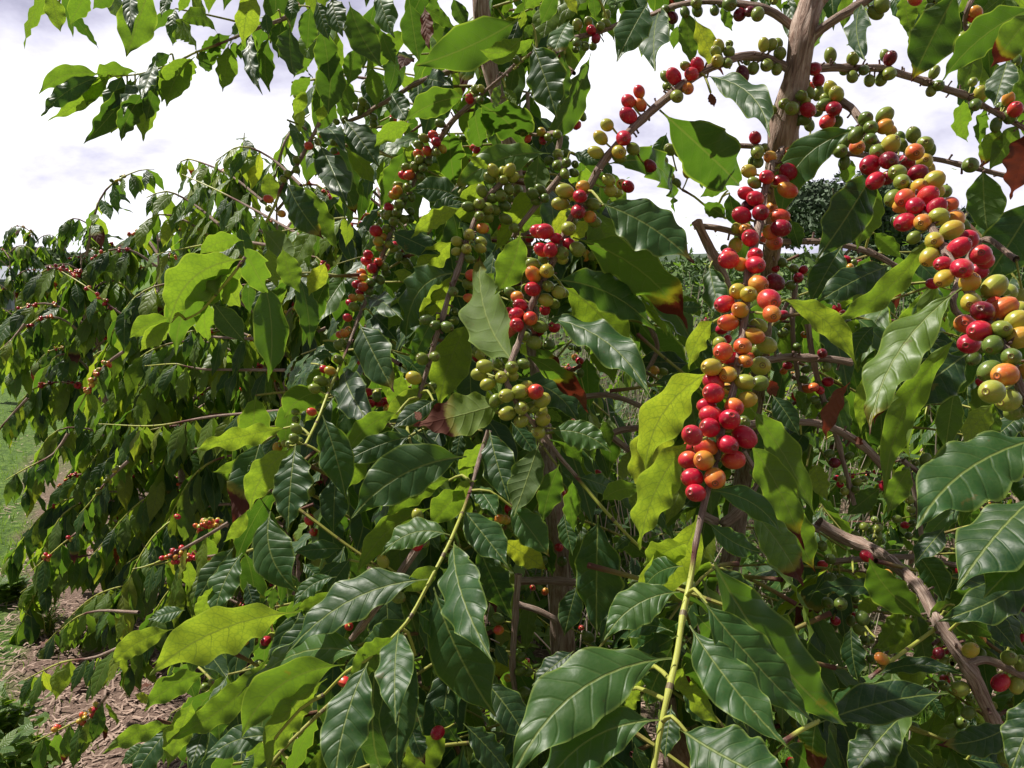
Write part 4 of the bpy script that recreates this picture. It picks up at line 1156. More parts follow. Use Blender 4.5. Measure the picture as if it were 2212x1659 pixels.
# ================================================================== the row of coffee trees behind
def tree_behind(X, Y0, d, height, nbr, reach, label, keys=(), leafL=.105, tone=.3, seed=1, lean=0, lowest=.25, res=(9, 4), name='coffee_tree', group='coffee trees in the row behind', cherryp=.5, sparse=0):
    global rng
    old = rng; rng = np.random.default_rng(seed)
    g = P(X, 560, d); base = np.array([g[0], g[1], 0.0])
    t = empty(name, base, label, 'coffee tree', group)
    bpy.context.view_layer.update()
    a = Acc(); stems = []
    for k in range(2 if height > 1.2 else 1):
        off = rng.normal(size=3)*.08*k; off[2] = 0
        rows = [list(base+off*.3+np.array([0, 0, -.02]))+[.022, 0]]
        for f in (.25, .5, .75, 1.0):
            rows.append(list(base+off*(1+2*f)+np.array([lean*f, rng.normal()*.04, height*f*(.93-.1*k)]))+[.022*(1-.9*f), 0])
        ln = smooth_line(rows, .05); stems.append(ln)
        a = Acc(); tube(a, ln, 8, 0, .12); o = a.build('trunk', [M_BARK]); set_parent_keep(o, t)
    def branch(pts, rad, green, n_l, LL, ch, tn, hang=1.0, leaf_from=.25):
        rows = smooth_line([list(p)+[rad*(1-.7*i/(len(pts)-1)), 1.0 if i/(len(pts)-1) > green else 0] for i, p in enumerate(pts)], .03)
        a = Acc(); tube(a, rows, 6, 0); b = a.build('branch', [M_BARK]); set_parent_keep(b, t)
        la = Acc(); c = rows[:, :3]; s = np.concatenate([[0], np.cumsum(np.linalg.norm(np.diff(c, axis=0), axis=1))]); S = s[-1]
        for k in range(n_l):
            f = leaf_from+(1-leaf_from)*(k+rng.uniform(0, .5))/n_l
            i = min(len(c)-2, int(np.searchsorted(s, f*S))); p = c[i]; d_ = unit(c[i+1]-c[max(0, i-1)])
            side = unit(np.cross(d_, [0, 0, 1.0]))
            if abs(d_[2]) > .75: side = np.array([math.cos(k*1.57+rng.random()), math.sin(k*1.57), .35])
            for sg in (-1, 1):
                if rng.random() < .12+sparse: continue
                L_ = LL*rng.uniform(.7, 1.15)*(1-.4*max(0, f-.8)/.2)
                dv = unit(side*sg*rng.uniform(.25, .8)+d_*rng.uniform(.1, .5)+np.array([0, 0, -hang*rng.uniform(.7, 1.4)]))
                up = unit(side*sg+np.array([0, 0, .6])+rng.normal(size=3)*.3)
                leaf(la, p, p+dv*L_, L_*rng.uniform(.3, .38), up, np.cross(dv, up), curve=rng.uniform(-.06, .06), nv=res[0], nu=res[1], ripple=rng.uniform(.018, .036), waves=rng.uniform(2.6, 4),
                     fold=rng.uniform(.1, .35), bend=rng.uniform(0, .12), droop=rng.uniform(0, .1), tone=float(np.clip((.12+rng.normal()*.08) if rng.random() < .32 else (tn+.14+rng.normal()*.2), 0, 1)), brown=(rng.uniform(.1, .6) if rng.random() < .015 else 0), twist=rng.uniform(-.6, .6))
        if la.n:
            o = la.build('leaves', [M_FAR]); set_parent_keep(o, b)
        if ch > 0:
            ca = Acc(); base_r = rng.choice([.1, .5, .8, .85, .85])
            for k in range(ch):
                f = rng.uniform(.12, .7); i = min(len(c)-2, int(np.searchsorted(s, f*S)))
                for _ in range(rng.integers(2, 6)):
                    e = unit(rng.normal(size=3)); cherry(ca, c[i]+e*.009, e, .0068, float(np.clip(base_r+rng.normal()*.18, .03, .97)), False)
            o = ca.build('cherries', [M_CH, M_BARK]); set_parent_keep(o, b)
    for k in range(nbr):
        ln = stems[k % len(stems)]; f = lowest+(1-lowest)*(k+rng.random())/nbr
        i = min(len(ln)-2, int(f*len(ln))); p = ln[i, :3]
        az = k*2.4+rng.uniform(-.4, .4); rc = reach*(1.15-.75*f)*rng.uniform(.75, 1.15)
        h = np.array([math.cos(az), math.sin(az)*(.5 if math.sin(az) < 0 else 1), 0]); rise = .28*rc*(1.0 if f > .5 else .6)
        pts = [p, p+h*rc*.35+np.array([0, 0, rise*.8]), p+h*rc*.72+np.array([0, 0, rise*.8-.05*rc]), p+h*rc+np.array([0, 0, rise*.3-.38*rc*rng.uniform(.4, 1.2)])]
        branch(pts, .006, .55, int((7+rc*13)*1.45), leafL*1.5, (int(4+rng.random()*6) if rng.random() < cherryp else 0), tone)
    for (pp, n_l, LL, ch, tn, hang) in keys:
        branch([P(*q) for q in pp], .005, .5, n_l, LL, ch, tn, hang, .1)
    rng = old
    return t
def S(s, l): return [sec(s, x, y)+(d,) for x, y, d in l]
K1 = (S(4, [(1850,1000,2.2),(1380,1040,2.3),(1000,1100,2.4),(640,1088,2.5)]), 13, .125, 0, .55, 1.3)
K2 = (S(4, [(1850,740,2.4),(1300,733,2.5),(1150,700,2.5),(940,712,2.6)]), 12, .12, 0, .4, 1.3)
K2b = (S(4, [(1700,540,2.4),(1350,520,2.5),(1280,480,2.5),(1200,500,2.5)]), 8, .12, 0, .3, 1.4)
K3 = (S(1, [(2080,1600,2.1),(1650,1360,2.3),(1400,1230,2.4),(1180,1130,2.5)]), 12, .12, 0, .45, 1.4)
K3b = (S(1, [(1700,1300,2.5),(1480,1130,2.6),(1220,1030,2.7),(1150,1080,2.7)]), 11, .1, 0, .5, 1.0)
K3c = (S(1, [(1580,1300,2.6),(1582,1100,2.6),(1580,960,2.6),(1583,860,2.6)]), 7, .11, 0, .35, .7)
K3d = (S(1, [(1750,1250,2.4),(1820,1000,2.4),(1860,890,2.4),(1930,800,2.5),(2010,740,2.5)]), 8, .11, 0, .45, 1.0)
K4 = (S(1, [(560,1659,2.8),(600,1450,2.8),(650,1290,2.8),(740,1180,2.8),(900,1105,2.8),(1000,1100,2.8)]), 13, .11, 3, .45, .7)
K5 = (S(4, [(800,620,2.4),(690,700,2.4),(600,820,2.4),(540,930,2.4),(480,1040,2.4)]), 4, .1, 14, .3, 1.0)
K6 = (S(7, [(1480,70,1.9),(1260,200,1.9),(1000,335,2.0),(860,370,2.0)]), 4, .1, 3, .95, 1.4)
K6b = (S(7, [(1500,260,1.9),(1380,285,1.9),(1200,300,1.95),(1000,345,2.0)]), 3, .1, 7, .4, 1.2)
K7 = (S(7, [(880,830,1.9),(620,940,2.0),(400,975,2.05),(160,1090,2.1)]), 10, .11, 0, .5, 1.2)
K9 = (S(4, [(440,1150,2.6),(350,1280,2.6),(180,1370,2.6),(40,1450,2.6)]), 8, .1, 0, .3, 1.2)
K10 = (S(7, [(560,30,2.5),(500,130,2.5),(400,210,2.5),(200,385,2.5)]), 9, .11, 3, .3, 1.2)
K11 = (S(7, [(700,1180,1.95),(600,1300,2.0),(450,1380,2.0),(200,1500,2.0)]), 8, .11, 6, .25, 1.2)
K12 = (S(7, [(900,650,2.2),(640,640,2.3),(500,680,2.3),(400,760,2.3)]), 7, .1, 0, .35, 1.2)
K13 = (S(1, [(1750,1590,2.2),(1500,1560,2.3),(1300,1590,2.4),(1000,1650,2.5)]), 10, .11, 0, .5, .6)
K14 = (S(4, [(1250,560,2.9),(830,400,2.9),(560,200,2.9),(400,100,3.0)]), 8, .1, 10, .3, 1.1)
K15 = (S(4, [(160,440,3.0),(80,540,3.0),(0,610,3.0),(-80,700,3.0)]), 7, .1, 0, .6, 1.1)
K16 = (S(4, [(180,920,2.8),(60,1050,2.8),(-20,1150,2.8),(-80,1300,2.8)]), 6, .1, 0, .6, 1.2)
K17 = (S(7, [(1480,90,2.0),(1350,70,2.0),(1290,100,2.0),(1270,150,2.0)]), 3, .1, 16, .2, 1.2)
K18 = (S(4, [(830,1330,2.4),(700,1450,2.4),(600,1580,2.4),(500,1690,2.4)]), 4, .1, 5, .2, 1.2)
K19 = (S(1, [(1450,1480,2.4),(1250,1320,2.5),(1080,1240,2.5),(950,1280,2.5)]), 11, .12, 0, .6, .8)
K20 = (S(1, [(1950,1200,2.3),(1750,1020,2.4),(1560,950,2.4),(1400,1040,2.5)]), 11, .12, 0, .6, .9)
K21 = (S(1, [(1450,1600,2.4),(1200,1430,2.5),(1030,1390,2.5),(900,1470,2.5)]), 10, .12, 0, .6, .8)
tree_behind(600, 0, 2.75, 1.95, 66, .95, 'coffee tree second in the row, its leaves hanging in yellow green rows', [K1, K2, K2b, K3, K3b, K3c, K3d, K6, K6b, K17, K18, K7, K11, K12, K13, K19, K20, K21], seed=11, tone=.56, lowest=.05, res=(10, 4))
tree_behind(350, 0, 3.3, 1.8, 52, .74, 'coffee tree with dark red cherries and a tall bent shoot standing against the sky', [K4, K5, K9, K10, K14, K16], seed=12, tone=.54, lowest=.06)
tree_behind(190, 0, 5.2, 1.95, 40, .5, 'coffee tree by the grass with one thin branch reaching over it', [K15], seed=13, tone=.35)
tree_behind(420, 0, 4.6, 1.9, 54, 1.1, 'coffee tree third back, mostly hidden between its two neighbours', [], seed=14, tone=.35, res=(7, 4))
tree_behind(830, 0, 3.4, 1.95, 50, 1.1, 'coffee tree whose crown fills the space behind the long cherry branch left of the middle', [], seed=15, tone=.35, res=(7, 4))
tree_behind(75, 0, 8.5, 2.0, 40, .8, 'coffee tree farthest along the row, beside the shed', [], seed=16, tone=.4, res=(7, 4))
tree_behind(640, 0, 5.4, 1.9, 40, 1.2, 'coffee tree showing only in the gaps behind the second one', [], seed=17, tone=.4, res=(7, 4))
# the next rows, seen low between the stems on the right
tree_behind(1130, 0, 3.6, 1.1, 20, .9, 'low coffee tree behind the middle stems, half bare', [], seed=21, tone=.4, res=(7, 4), group='coffee trees of the next row')
tree_behind(1500, 0, 5.2, 1.2, 18, .8, 'sunlit low coffee tree seen between the two heavy cherry branches', [], seed=22, tone=.45, res=(7, 4), group='coffee trees of the next row')
tree_behind(2010, 0, 3.8, 1.25, 26, .9, 'thin coffee tree with pale twigs and red cherries behind the horizontal boughs at the right', [], seed=23, tone=.45, res=(7, 4), group='coffee trees of the next row', cherryp=1.0, sparse=.4)
tree_behind(2250, 0, 3.2, 1.3, 22, .9, 'coffee tree at the right edge behind the largest dark leaves', [], seed=24, tone=.4, res=(7, 4), group='coffee trees of the next row')
tree_behind(1750, 0, 6.0, 1.25, 18, 1.0, 'far coffee tree below the round dark trees', [], seed=25, tone=.4, res=(7, 3), group='coffee trees of the next row')

# ================================================================== ground
def ground_material():
    m, t = mat('soil_mulch_and_turf'); N = NT(t)
    pos = N.n('ShaderNodeTexCoord').outputs['Object']
    sp = N.n('ShaderNodeSeparateXYZ'); N.link(pos, sp.inputs[0]); x, y, z = sp.outputs
    wig = N.m('MULTIPLY', N.m('SUBTRACT', N.noise(pos, .9, 4, .6), .5), .9)
    # distance across the rows (rows run away to the left)
    s = N.m('ADD', N.m('ADD', N.m('MULTIPLY', x, ROWN[0]), N.m('MULTIPLY', y, ROWN[1])), wig)
    k = N.m('SUBTRACT', s, ROWC); per = 2.9
    f = N.m('ABSOLUTE', N.m('SUBTRACT', N.m('FRACT', N.m('ADD', N.m('DIVIDE', k, per), .5)), .5))
    mulch = N.m('SUBTRACT', 1.0, N.smooth(f, .29, .36))
    mulch = N.m('MULTIPLY', mulch, N.m('SUBTRACT', 1.0, N.smooth(N.m('ADD', y, N.m('MULTIPLY', wig, 2.5)), 4.6, 7.5)))
    st = N.n('ShaderNodeMapping'); N.link(pos, st.inputs[0]); st.inputs['Scale'].default_value = (1, 1, 1)
    n1 = N.noise(pos, 90, 4, .7); n2 = N.noise(pos, 25, 4, .6); n3 = N.noise(pos, 3, 3)
    mc = N.ramp(n1, [(.3, (.06, .035, .028)), (.5, (.2, .13, .105)), (.68, (.36, .26, .21)), (.8, (.55, .45, .38))])
    mc = N.mix(N.m('MULTIPLY', n3, .5), mc, (.22, .15, .11))
    gc = N.ramp(n2, [(.3, (.03, .06, .012)), (.5, (.08, .15, .022)), (.7, (.17, .25, .05))])
    c = N.mix(mulch, gc, mc)
    nor = N.bump(N.m('ADD', n1, n2), .9, .02)
    N.out(N.bsdf(c, .9, nor, .2)); return m
# line between turf and mulch, on the left: through two points of the ground
gA, gB = ground_at(20, 1500), ground_at(62, 900)
dR = unit(gB-gA); ROWD = dR[:2]; ROWN = (float(dR[1]), float(-dR[0]))   # normal points to the right
edge = gA[0]*ROWN[0]+gA[1]*ROWN[1]
ROWC = float(edge+.33*2.9)
def strip(x, y):
    k = x*ROWN[0]+y*ROWN[1]-ROWC; f = abs(((k/2.9+.5) % 1.0)-.5); return f     # < .33 mulch
n = 90; gx = np.concatenate([-np.geomspace(400, 3, 30), np.linspace(-2.9, 2.9, 60), np.geomspace(3, 400, 30)])
gy = np.concatenate([-np.geomspace(400, 3, 20), np.linspace(-2.9, 8, 100), np.geomspace(8.2, 600, 40)])
GX, GY = np.meshgrid(gx, gy, indexing='ij')
GZ = np.array([[.02*mnoise.noise(Vector((x*1.3, y*1.3, 0)))*(1 if abs(x)+abs(y) < 25 else 0) for y in gy] for x in gx])
a = Acc(); a.add(np.stack([GX, GY, GZ], -1).reshape(-1, 3), grid_faces(len(gx)-1, len(gy)-1)[:, ::-1], {})
g = a.build('ground', [ground_material()]); tag(g, None, None, None, 'structure')

def simple(name, col, rough=.7, var=.4, scale=20, trans=None, spec=.3):
    m, t = mat(name); N = NT(t); pos = N.n('ShaderNodeTexCoord').outputs['Object']
    n1 = N.noise(pos, scale, 3)
    c = N.mix(n1, tuple(q*(1-var) for q in col), tuple(q*(1+var) for q in col))
    sh = N.bsdf(c, rough, None, spec)
    if trans:
        tb = N.n('ShaderNodeBsdfTranslucent'); tb.inputs[0].default_value = trans+(1,)
        mx = N.n('ShaderNodeMixShader'); mx.inputs[0].default_value = .4
        N.link(sh, mx.inputs[1]); N.link(tb.outputs[0], mx.inputs[2]); sh = mx.outputs[0]
    N.out(sh); return m
M_GRASS = simple('grass_blade', (.09, .17, .025), .55, .45, 6, (.25, .42, .03))
M_STRAW = simple('dry_chip', (.34, .24, .19), .8, .5, 8)
M_WEED = simple('weed_leaf', (.07, .14, .03), .5, .4, 15, (.2, .4, .03))
def blades(name, pts, h, w, m, flat=False, kind='stuff'):
    nB = len(pts); az = rng.uniform(0, 6.283, nB); H = h*rng.uniform(.5, 1.3, nB); W = w*rng.uniform(.6, 1.3, nB)
    side = np.stack([np.cos(az), np.sin(az), np.zeros(nB)], -1)
    az2 = rng.uniform(0, 6.283, nB); lean = rng.uniform(.1, .9, nB)*(1 if not flat else 0)
    if flat: tipv = np.stack([-np.sin(az)*H, np.cos(az)*H, rng.uniform(-.1, .35, nB)*H], -1)
    else: tipv = np.stack([np.cos(az2)*lean*H, np.sin(az2)*lean*H, H], -1)
    b = pts; mdl = b+tipv*.55+(np.array([0, 0, .12])*H[:, None] if not flat else np.array([0, 0, .03])*H[:, None]); tp = b+tipv
    hw = (W/2)[:, None]*side; e = .15 if not flat else .8
    V = np.stack([b-hw, b+hw, mdl+hw*.8, mdl-hw*.8, tp+hw*e, tp-hw*e], 1).reshape(-1, 3)
    i = np.arange(nB)[:, None]*6
    F = np.concatenate([i+np.array([[0, 1, 2, 3]]), i+np.array([[3, 2, 4, 5]])])
    a = Acc(); a.add(V, F, {}); o = a.build(name, [m]); o['kind'] = kind; return o
def scatter(nn, ylo, yhi, xlo, xhi, cond):
    """points on the ground, as dense as the eye sees them near the camera"""
    out = []
    X = rng.uniform(xlo, xhi, nn*3); Y = rng.uniform(ylo, yhi, nn*3)
    for x, y in zip(X, Y):
        gp = ground_at(x, y)
        if gp[1] > 0 and gp[1] < 22 and cond(strip(gp[0], gp[1])+.10*mnoise.noise(Vector((gp[0]*1.6, gp[1]*1.6, 3)))):
            out.append([gp[0], gp[1], -.004])
            if len(out) >= nn: break
    return np.array(out)
gp = scatter(26000, 640, 1900, -500, 2600, lambda f: f > .33)
blades('grass', gp, .05, .004, M_GRASS)
gp = scatter(2500, 700, 1900, -300, 2400, lambda f: .25 < f <= .34)
blades('grass', gp, .035, .003, M_GRASS)
mp = scatter(16000, 800, 1950, -300, 2500, lambda f: f < .36); mp[:, 2] = .012
blades('mulch_litter', mp, .035, .007, M_STRAW, True)

# fallen leaves lying on the mulch
a = Acc()
for k in range(60):
    q = ground_at(rng.uniform(-50, 700), rng.uniform(950, 1800))
    if strip(q[0], q[1]) > .33: continue
    az = rng.uniform(0, 6.28); dv = np.array([math.cos(az), math.sin(az), .05])*.1; q[2] = .025
    leaf(a, q, q+dv, .04, np.array([0, 0, 1.0]), np.cross(dv, [0, 0, 1.0]), nv=9, nu=4, ripple=.06, bend=.15, tone=.3, brown=.95)
if a.n:
    o = a.build('fallen_leaves', [M_FAR]); o['kind'] = 'stuff'

# tangled undergrowth and prunings between the next rows
def undergrowth():
    r_ = np.random.default_rng(77); a = Acc(); tw = Acc()
    for k in range(800):
        X = r_.uniform(1000, 2500) if k < 560 else r_.uniform(1200, 1560); d = r_.uniform(3.4, 11) if k > 90 else r_.uniform(2.6, 3.6)
        g0 = P(X, 560, d); h0 = r_.uniform(.25, .75)*(1+.08*d); c = np.array([g0[0], g0[1], 0])
        for j in range(22):
            q = c+r_.normal(size=3)*np.array([.2, .2, .0]); q[2] = abs(r_.normal())*h0*.6+.02
            dv = unit(r_.normal(size=3)*np.array([1, 1, .5])+np.array([0, 0, -.1]))*r_.uniform(.05, .11)
            leaf(a, q, q+dv, np.linalg.norm(dv)*.45, np.array([0, 0, 1.0]), np.cross(dv, [0, 0, 1.0])+1e-3, nv=4, nu=2, ripple=.03, tone=float(np.clip(r_.normal()*.22+.45, 0, .9)), rnd=r_.random())
        for j in range(3):
            q = c+r_.normal(size=3)*np.array([.25, .25, 0]); e = q+r_.normal(size=3)*np.array([.2, .2, .0])+np.array([0, 0, h0*r_.uniform(.5, 1.3)])
            tube(tw, [list(q)+[.003, 0], list((q+e)/2+r_.normal(size=3)*.02)+[.0025, 0], list(e)+[.0018, 0]], 4, 0)
    o = a.build('undergrowth', [M_FAR]); o['kind'] = 'stuff'
    o = tw.build('dry_twigs', [simple('dry_twig', (.42, .35, .28), .8, .3, 9)]); o['kind'] = 'stuff'
undergrowth()
# the farther coffee rows, too small to tell their bushes apart
def far_rows():
    r_ = np.random.default_rng(5); n = 60000
    X = r_.uniform(900, 2700, n); row = r_.integers(0, 9, n); d = 12+row*4.5+r_.normal(size=n)*.35
    x = (X-1106)/FD*d; bump = 1+.22*np.sin(x*3.1+row*2)+.12*np.sin(x*7.7+row)
    z = np.abs(r_.random(n))**.7*1.28*bump
    c = np.stack([x, d, z], -1); e1 = unit_rows(r_.normal(size=(n, 3))); e2 = unit_rows(np.cross(e1, r_.normal(size=(n, 3)))); s = .075*r_.uniform(.6, 1.3, n)[:, None]
    V = np.stack([c-e1*s, c+e2*s*.45, c+e1*s, c-e2*s*.45], 1).reshape(-1, 3)
    a = Acc(); a.add(V, np.arange(n*4).reshape(-1, 4), {}); o = a.build('distant_foliage', [clump_material('distant_coffee_leaves', (.035, .075, .02), (.12, .2, .04))]); o['kind'] = 'stuff'
# weeds beside the row
def weed(X, Y, h, nst, label, fine, seed):
    global rng
    old = rng; rng = np.random.default_rng(seed)
    b = ground_at(X, Y); t = empty('weed', b, label, 'weed'); bpy.context.view_layer.update()
    st = Acc(); la = Acc()
    for k in range(nst):
        d = unit(np.array([rng.normal()*.35, rng.normal()*.35, 1])); hh = h*rng.uniform(.5, 1.1)
        p1 = b+d*hh*.5+rng.normal(size=3)*.01; p2 = b+d*hh+rng.normal(size=3)*.02
        ln = smooth_line([list(b+rng.normal(size=3)*np.array([.02, .02, 0]))+[.002, 1], list(p1)+[.0014, 1], list(p2)+[.001, 1]], .02); tube(st, ln, 5, 0)
        for j in range(22 if fine else 14):
            q = ln[rng.integers(len(ln)//5, len(ln)), :3]; az = rng.uniform(0, 6.28)
            dv = np.array([math.cos(az), math.sin(az), rng.uniform(-.2, .8)])*(.035 if fine else .06)*rng.uniform(.6, 1.2)
            leaf(la, q, q+dv, (.006 if fine else .035), np.array([0, 0, 1.0]), np.cross(dv, [0, 0, 1.0]), nv=5, nu=2, ripple=.01, tone=float(rng.uniform(.4, .7)))
    o = st.build('stems', [M_BARK]); set_parent_keep(o, t); o = la.build('foliage', [M_FAR]); set_parent_keep(o, t); rng = old
weed(103, 1372, .17, 16, 'feathery pale green weed growing alone on the mulch strip', True, 5)
weed(15, 1640, .22, 22, 'broad leaved weed at the bottom corner by the grass', False, 6)
weed(40, 1720, .2, 20, 'broad leaved weed half out of view below the corner weed', False, 9)
weed(20, 1300, .09, 14, 'small bushy weed at the edge of the grass', False, 7)
weed(2105, 1040, .3, 14, 'tall weed between the right hand rows', False, 8)

# ================================================================== far things
unit_rows = lambda v: v/(np.linalg.norm(v, axis=1)[:, None]+1e-9)
def clump_material(name, dark, light):
    m, t = mat(name); N = NT(t); pos = N.n('ShaderNodeTexCoord').outputs['Object']
    n1 = N.noise(pos, .8, 3); n2 = N.noise(pos, 9, 2)
    c = N.mix(n1, dark, light); c = N.mix(N.m('MULTIPLY', n2, .4), c, light)
    N.out(N.bsdf(c, .6, None, .25)); return m
far_rows()
M_BIG = clump_material('far_tree_leaves', (.05, .08, .05), (.10, .145, .075))
M_HEDGE = clump_material('far_bush_leaves', (.08, .12, .06), (.16, .21, .09))
def far_tree(X, ytop, ybase_z, d, wpx, label, seed, m=M_BIG, n=9000, leafsz=.16):
    r_ = np.random.default_rng(seed)
    top = P(X, ytop, d); g = P(X, 560, d); H = top[2]; W = wpx/FD*d
    base = np.array([g[0], g[1], 0]); t = empty('tree', base, label, 'tree', 'far trees beyond the coffee field'); bpy.context.view_layer.update()
    a = Acc(); tube(a, smooth_line([list(base+np.array([0, 0, -.1]))+[.035*H, 0], list(base+np.array([.02*H, 0, H*.4]))+[.026*H, 0], list(base+np.array([0, 0, H*.8]))+[.01*H, 0]], .4), 10, 0, .1)
    for k in range(6):
        az = k*1.05; e = base+np.array([math.cos(az)*W*.33, math.sin(az)*W*.33, H*(.55+.06*k)])
        tube(a, smooth_line([list(base+np.array([0, 0, H*(.25+.05*k)]))+[.014*H, 0], list((base+e)/2+np.array([0, 0, H*.18]))+[.009*H, 0], list(e)+[.003*H, 0]], .5), 6, 0)
    o = a.build('trunk', [M_BARK]); set_parent_keep(o, t)
    # lobes of small leaf faces
    nl = 34; cen = []
    for k in range(nl):
        v = unit(r_.normal(size=3)); v[2] = abs(v[2])*1.0-.25
        cen.append(base+np.array([0, 0, H*.58])+v*np.array([W*.40, W*.40, H*.36])*r_.uniform(.55, 1.0))
    cen = np.array(cen); rad = W*r_.uniform(.10, .2, nl)
    k = r_.integers(0, nl, n); v = r_.normal(size=(n, 3)); v /= np.linalg.norm(v, axis=1)[:, None]
    c = cen[k]+v*rad[k][:, None]*r_.uniform(.6, 1.08, n)[:, None]*np.array([1.15, 1.15, .8])
    c[:, 2] = np.minimum(c[:, 2], H)
    e1 = r_.normal(size=(n, 3)); e1 /= np.linalg.norm(e1, axis=1)[:, None]; e2 = np.cross(e1, v+.4*r_.normal(size=(n, 3))); e2 /= np.linalg.norm(e2, axis=1)[:, None]+1e-6
    s = leafsz*r_.uniform(.5, 1.2, n)[:, None]
    V = np.stack([c-e1*s, c+e2*s*.5, c+e1*s, c-e2*s*.5], 1).reshape(-1, 3); F = np.arange(n*4).reshape(-1, 4)
    a = Acc(); a.add(V, F, {}); o = a.build('crown', [m]); set_parent_keep(o, t)
far_tree(1805, 355, 0, 30, 300, 'tall round dark tree beyond the field, seen behind the cherry branches', 31, n=26000, leafsz=.12)
far_tree(1950, 470, 0, 34, 240, 'lower dark tree just right of the tall round one', 32, n=12000)
far_tree(2095, 432, 0, 36, 210, 'small dark tree beyond the field near the right edge', 33, n=10000)
far_tree(1500, 575, 0, 40, 210, 'greyish low tree at the skyline left of the main cherry branch', 34, m=M_HEDGE)
far_tree(25, 540, 0, 60, 230, 'greyish tree on the skyline at the left edge above the shed', 36, m=M_HEDGE, leafsz=.3)
far_tree(170, 552, 0, 70, 260, 'distant tree on the skyline right of the shed', 37, m=M_HEDGE, leafsz=.3)
far_tree(1650, 560, 0, 45, 300, 'wide tree hidden behind the main cherry branch', 38, m=M_BIG, leafsz=.25)
far_tree(2260, 520, 0, 40, 260, 'dark tree at the right edge of the skyline', 39, m=M_BIG, leafsz=.25)
# low hills closing the horizon
hx = np.linspace(-900, 900, 160); rows = []
hz = np.array([6+5*mnoise.noise(Vector((x*.01, 3, 0)))+2*mnoise.noise(Vector((x*.05, 7, 0))) for x in hx])
prof = [(420, -1), (440, .4), (470, .8), (520, 1.0), (620, .5), (700, -.2)]
V = np.array([[x, yy, h*z_] for yy, h in prof for x, z_ in zip(hx, hz)])
a = Acc(); a.add(V, grid_faces(len(prof)-1, len(hx)-1), {})
o = a.build('hills', [simple('far_hill_scrub', (.06, .09, .05), .9, .4, .2)]); o['kind'] = 'structure'

# grey shed at the left edge
def box(a, x0, x1, y0, y1, z0, z1, mi=0):
    v = np.array([[x, y, z] for z in (z0, z1) for y in (y0, y1) for x in (x0, x1)], float)
    a.add(v, np.array([[0, 2, 3, 1], [4, 5, 7, 6], [0, 1, 5, 4], [2, 6, 7, 3], [0, 4, 6, 2], [1, 3, 7, 5]]), {}, mi)
def flat_build(a, name, mats, par):
    o = a.build(name, mats); o.data.polygons.foreach_set('use_smooth', np.zeros(len(o.data.polygons), bool)); set_parent_keep(o, par); return o
sb = ground_at(-20, 697); sh = empty('shed', sb, 'low grey metal shed at the far end of the grass, mostly hidden by leaves', 'shed'); bpy.context.view_layer.update()
def corr():
    m, t = mat('grey_sheet_metal'); N = NT(t); pos = N.n('ShaderNodeTexCoord').outputs['Object']
    sp = N.n('ShaderNodeSeparateXYZ'); N.link(pos, sp.inputs[0])
    w = N.m('SINE', N.m('MULTIPLY', sp.outputs[0], 60.0)); c = N.mix(N.noise(pos, 3, 3), (.17, .19, .23), (.27, .29, .34))
    N.out(N.bsdf(c, .5, N.bump(w, .6, .01), .4)); return m
M_SH = corr(); M_DK = simple('dark_wood', (.05, .045, .04))
a = Acc(); x0, x1, y0 = sb[0]-3.0, sb[0]+.55, sb[1]
box(a, x0, x1, y0, y0+3, -.1, 1.0); flat_build(a, 'wall', [M_SH], sh)
a = Acc(); v = np.array([[x0-.2, y0-.25, 1.01], [x1+.2, y0-.25, 1.01], [x1+.2, y0+3.2, 1.3], [x0-.2, y0+3.2, 1.3]]); v = np.vstack([v, v+[0, 0, .06]])
a.add(v, np.array([[0, 3, 2, 1], [4, 5, 6, 7], [0, 1, 5, 4], [1, 2, 6, 5], [2, 3, 7, 6], [3, 0, 4, 7]]), {}); flat_build(a, 'roof', [M_SH], sh)
a = Acc(); box(a, x0+1.2, x0+2.0, y0-.04, y0-.003, 0, .9); flat_build(a, 'door', [M_DK], sh)

# ================================================================== sky, sun, camera
SUN_DIR = unit(SUNV)
w = bpy.data.worlds.new('World'); scene.world = w; w.use_nodes = True
t = w.node_tree; t.nodes.clear(); N = NT(t)
sky = N.n('ShaderNodeTexSky', sky_type='NISHITA'); sky.sun_disc = False
el = math.asin(SUN_DIR[2]); az = math.atan2(SUN_DIR[0], SUN_DIR[1])
sky.sun_elevation = el; sky.sun_rotation = az; sky.air_density = 1.2; sky.dust_density = 2.0
tc = N.n('ShaderNodeTexCoord').outputs['Generated']
sp = N.n('ShaderNodeSeparateXYZ'); N.link(tc, sp.inputs[0]); x, y, z = sp.outputs
zz = N.m('ADD', N.m('MAXIMUM', z, 0.0), .42)
vec = N.comb(N.m('DIVIDE', x, zz), N.m('DIVIDE', y, zz), N.m('ADD', z, 1.7))
n1 = N.noise(vec, 2.1, 7, .55, .25); n2 = N.noise(vec, 5.0, 6, .6, .1)
cd = unit(P(330, 470, 1)-CAM)                     # the brightest part of the cloud, near the hidden sun's side
dp = N.n('ShaderNodeVectorMath', operation='DOT_PRODUCT'); N.link(tc, dp.inputs[0]); dp.inputs[1].default_value = tuple(cd)
glow = N.smooth(dp.outputs['Value'], .82, .985)
b = N.m('ADD', N.m('ADD', n1, N.m('MULTIPLY', n2, .25)), N.m('MULTIPLY', glow, .17))
corner = N.m('MULTIPLY', N.smooth(z, .10, .24), N.smooth(N.m('MULTIPLY', x, -1), .05, .3))
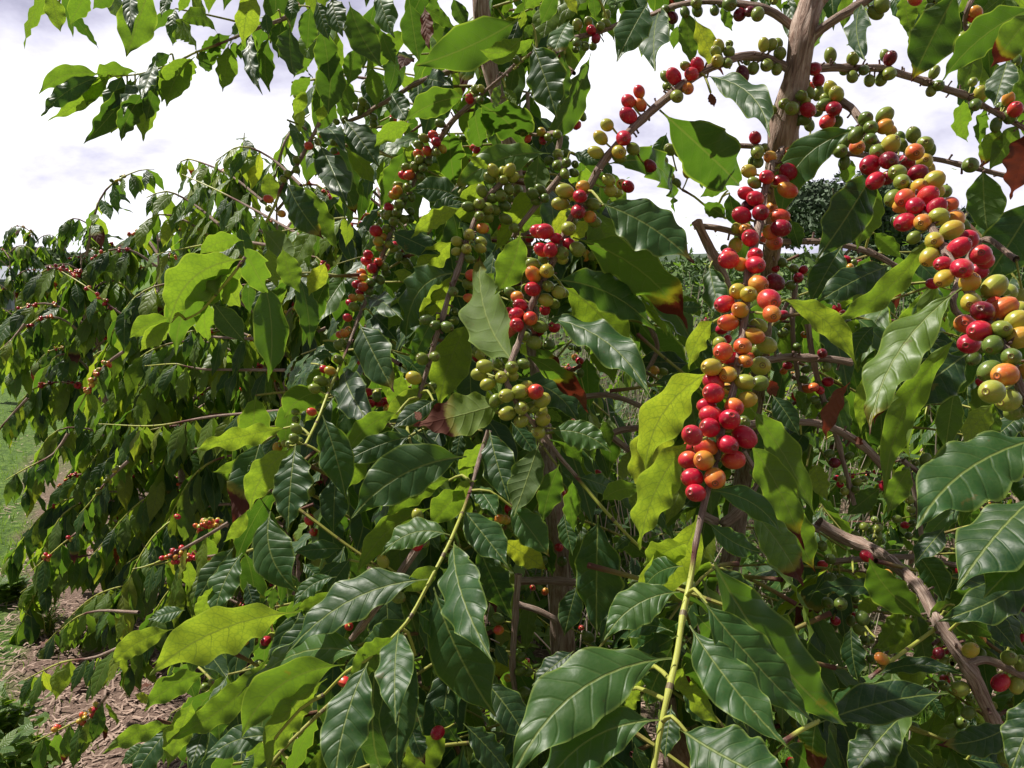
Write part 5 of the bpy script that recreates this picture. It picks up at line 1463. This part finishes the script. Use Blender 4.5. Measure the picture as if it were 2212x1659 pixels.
b = N.m('SUBTRACT', b, N.m('MULTIPLY', corner, .22))
cl = N.ramp(b, [(.45, (3.2, 3.2, 4.4)), (.52, (5.4, 5.3, 6.7)), (.60, (7.6, 7.5, 8.7)), (.70, (10.0, 10.0, 10.7)), (1, (13, 13, 13.4))])
gap = N.smooth(n2, .72, .85)
cc = N.mix(N.m('MULTIPLY', gap, .6), cl, sky.outputs[0])
# unseen sky behind the viewer and overhead, dimmed to cut the ambient light
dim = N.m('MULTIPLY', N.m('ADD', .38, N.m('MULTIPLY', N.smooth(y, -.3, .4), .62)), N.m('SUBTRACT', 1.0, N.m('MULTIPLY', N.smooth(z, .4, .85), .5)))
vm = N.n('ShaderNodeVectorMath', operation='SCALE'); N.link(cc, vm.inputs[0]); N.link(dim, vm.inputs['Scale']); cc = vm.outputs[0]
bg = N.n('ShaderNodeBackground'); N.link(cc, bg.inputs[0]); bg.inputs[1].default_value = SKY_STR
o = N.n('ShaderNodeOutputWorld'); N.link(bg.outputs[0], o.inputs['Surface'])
w.cycles_visibility.camera = True if hasattr(w, 'cycles_visibility') else True

sun = bpy.data.lights.new('sun', 'SUN'); sun.energy = SUN_E; sun.angle = R(.8); sun.color = (1, .95, .86)
so = bpy.data.objects.new('sun', sun); COL.objects.link(so)
so.rotation_euler = Vector(tuple(SUN_DIR)).to_track_quat('Z', 'Y').to_euler()
cam = bpy.data.cameras.new('camera'); co = bpy.data.objects.new('camera', cam); COL.objects.link(co)
cam.sensor_width = 36; cam.lens = 36*FD/2212; cam.clip_start = .02; cam.clip_end = 3000
co.location = tuple(CAM); co.rotation_euler = (math.pi/2-PITCH, 0, 0)
scene.camera = co
vs = scene.view_settings; vs.view_transform = 'Standard'; vs.look = 'None'; vs.exposure = EXPO; vs.gamma = 1.0
cy = scene.cycles
cy.max_bounces = 6; cy.diffuse_bounces = 3; cy.glossy_bounces = 2; cy.transmission_bounces = 4; cy.transparent_max_bounces = 4
cy.caustics_reflective = False; cy.caustics_refractive = False; cy.use_denoising = True
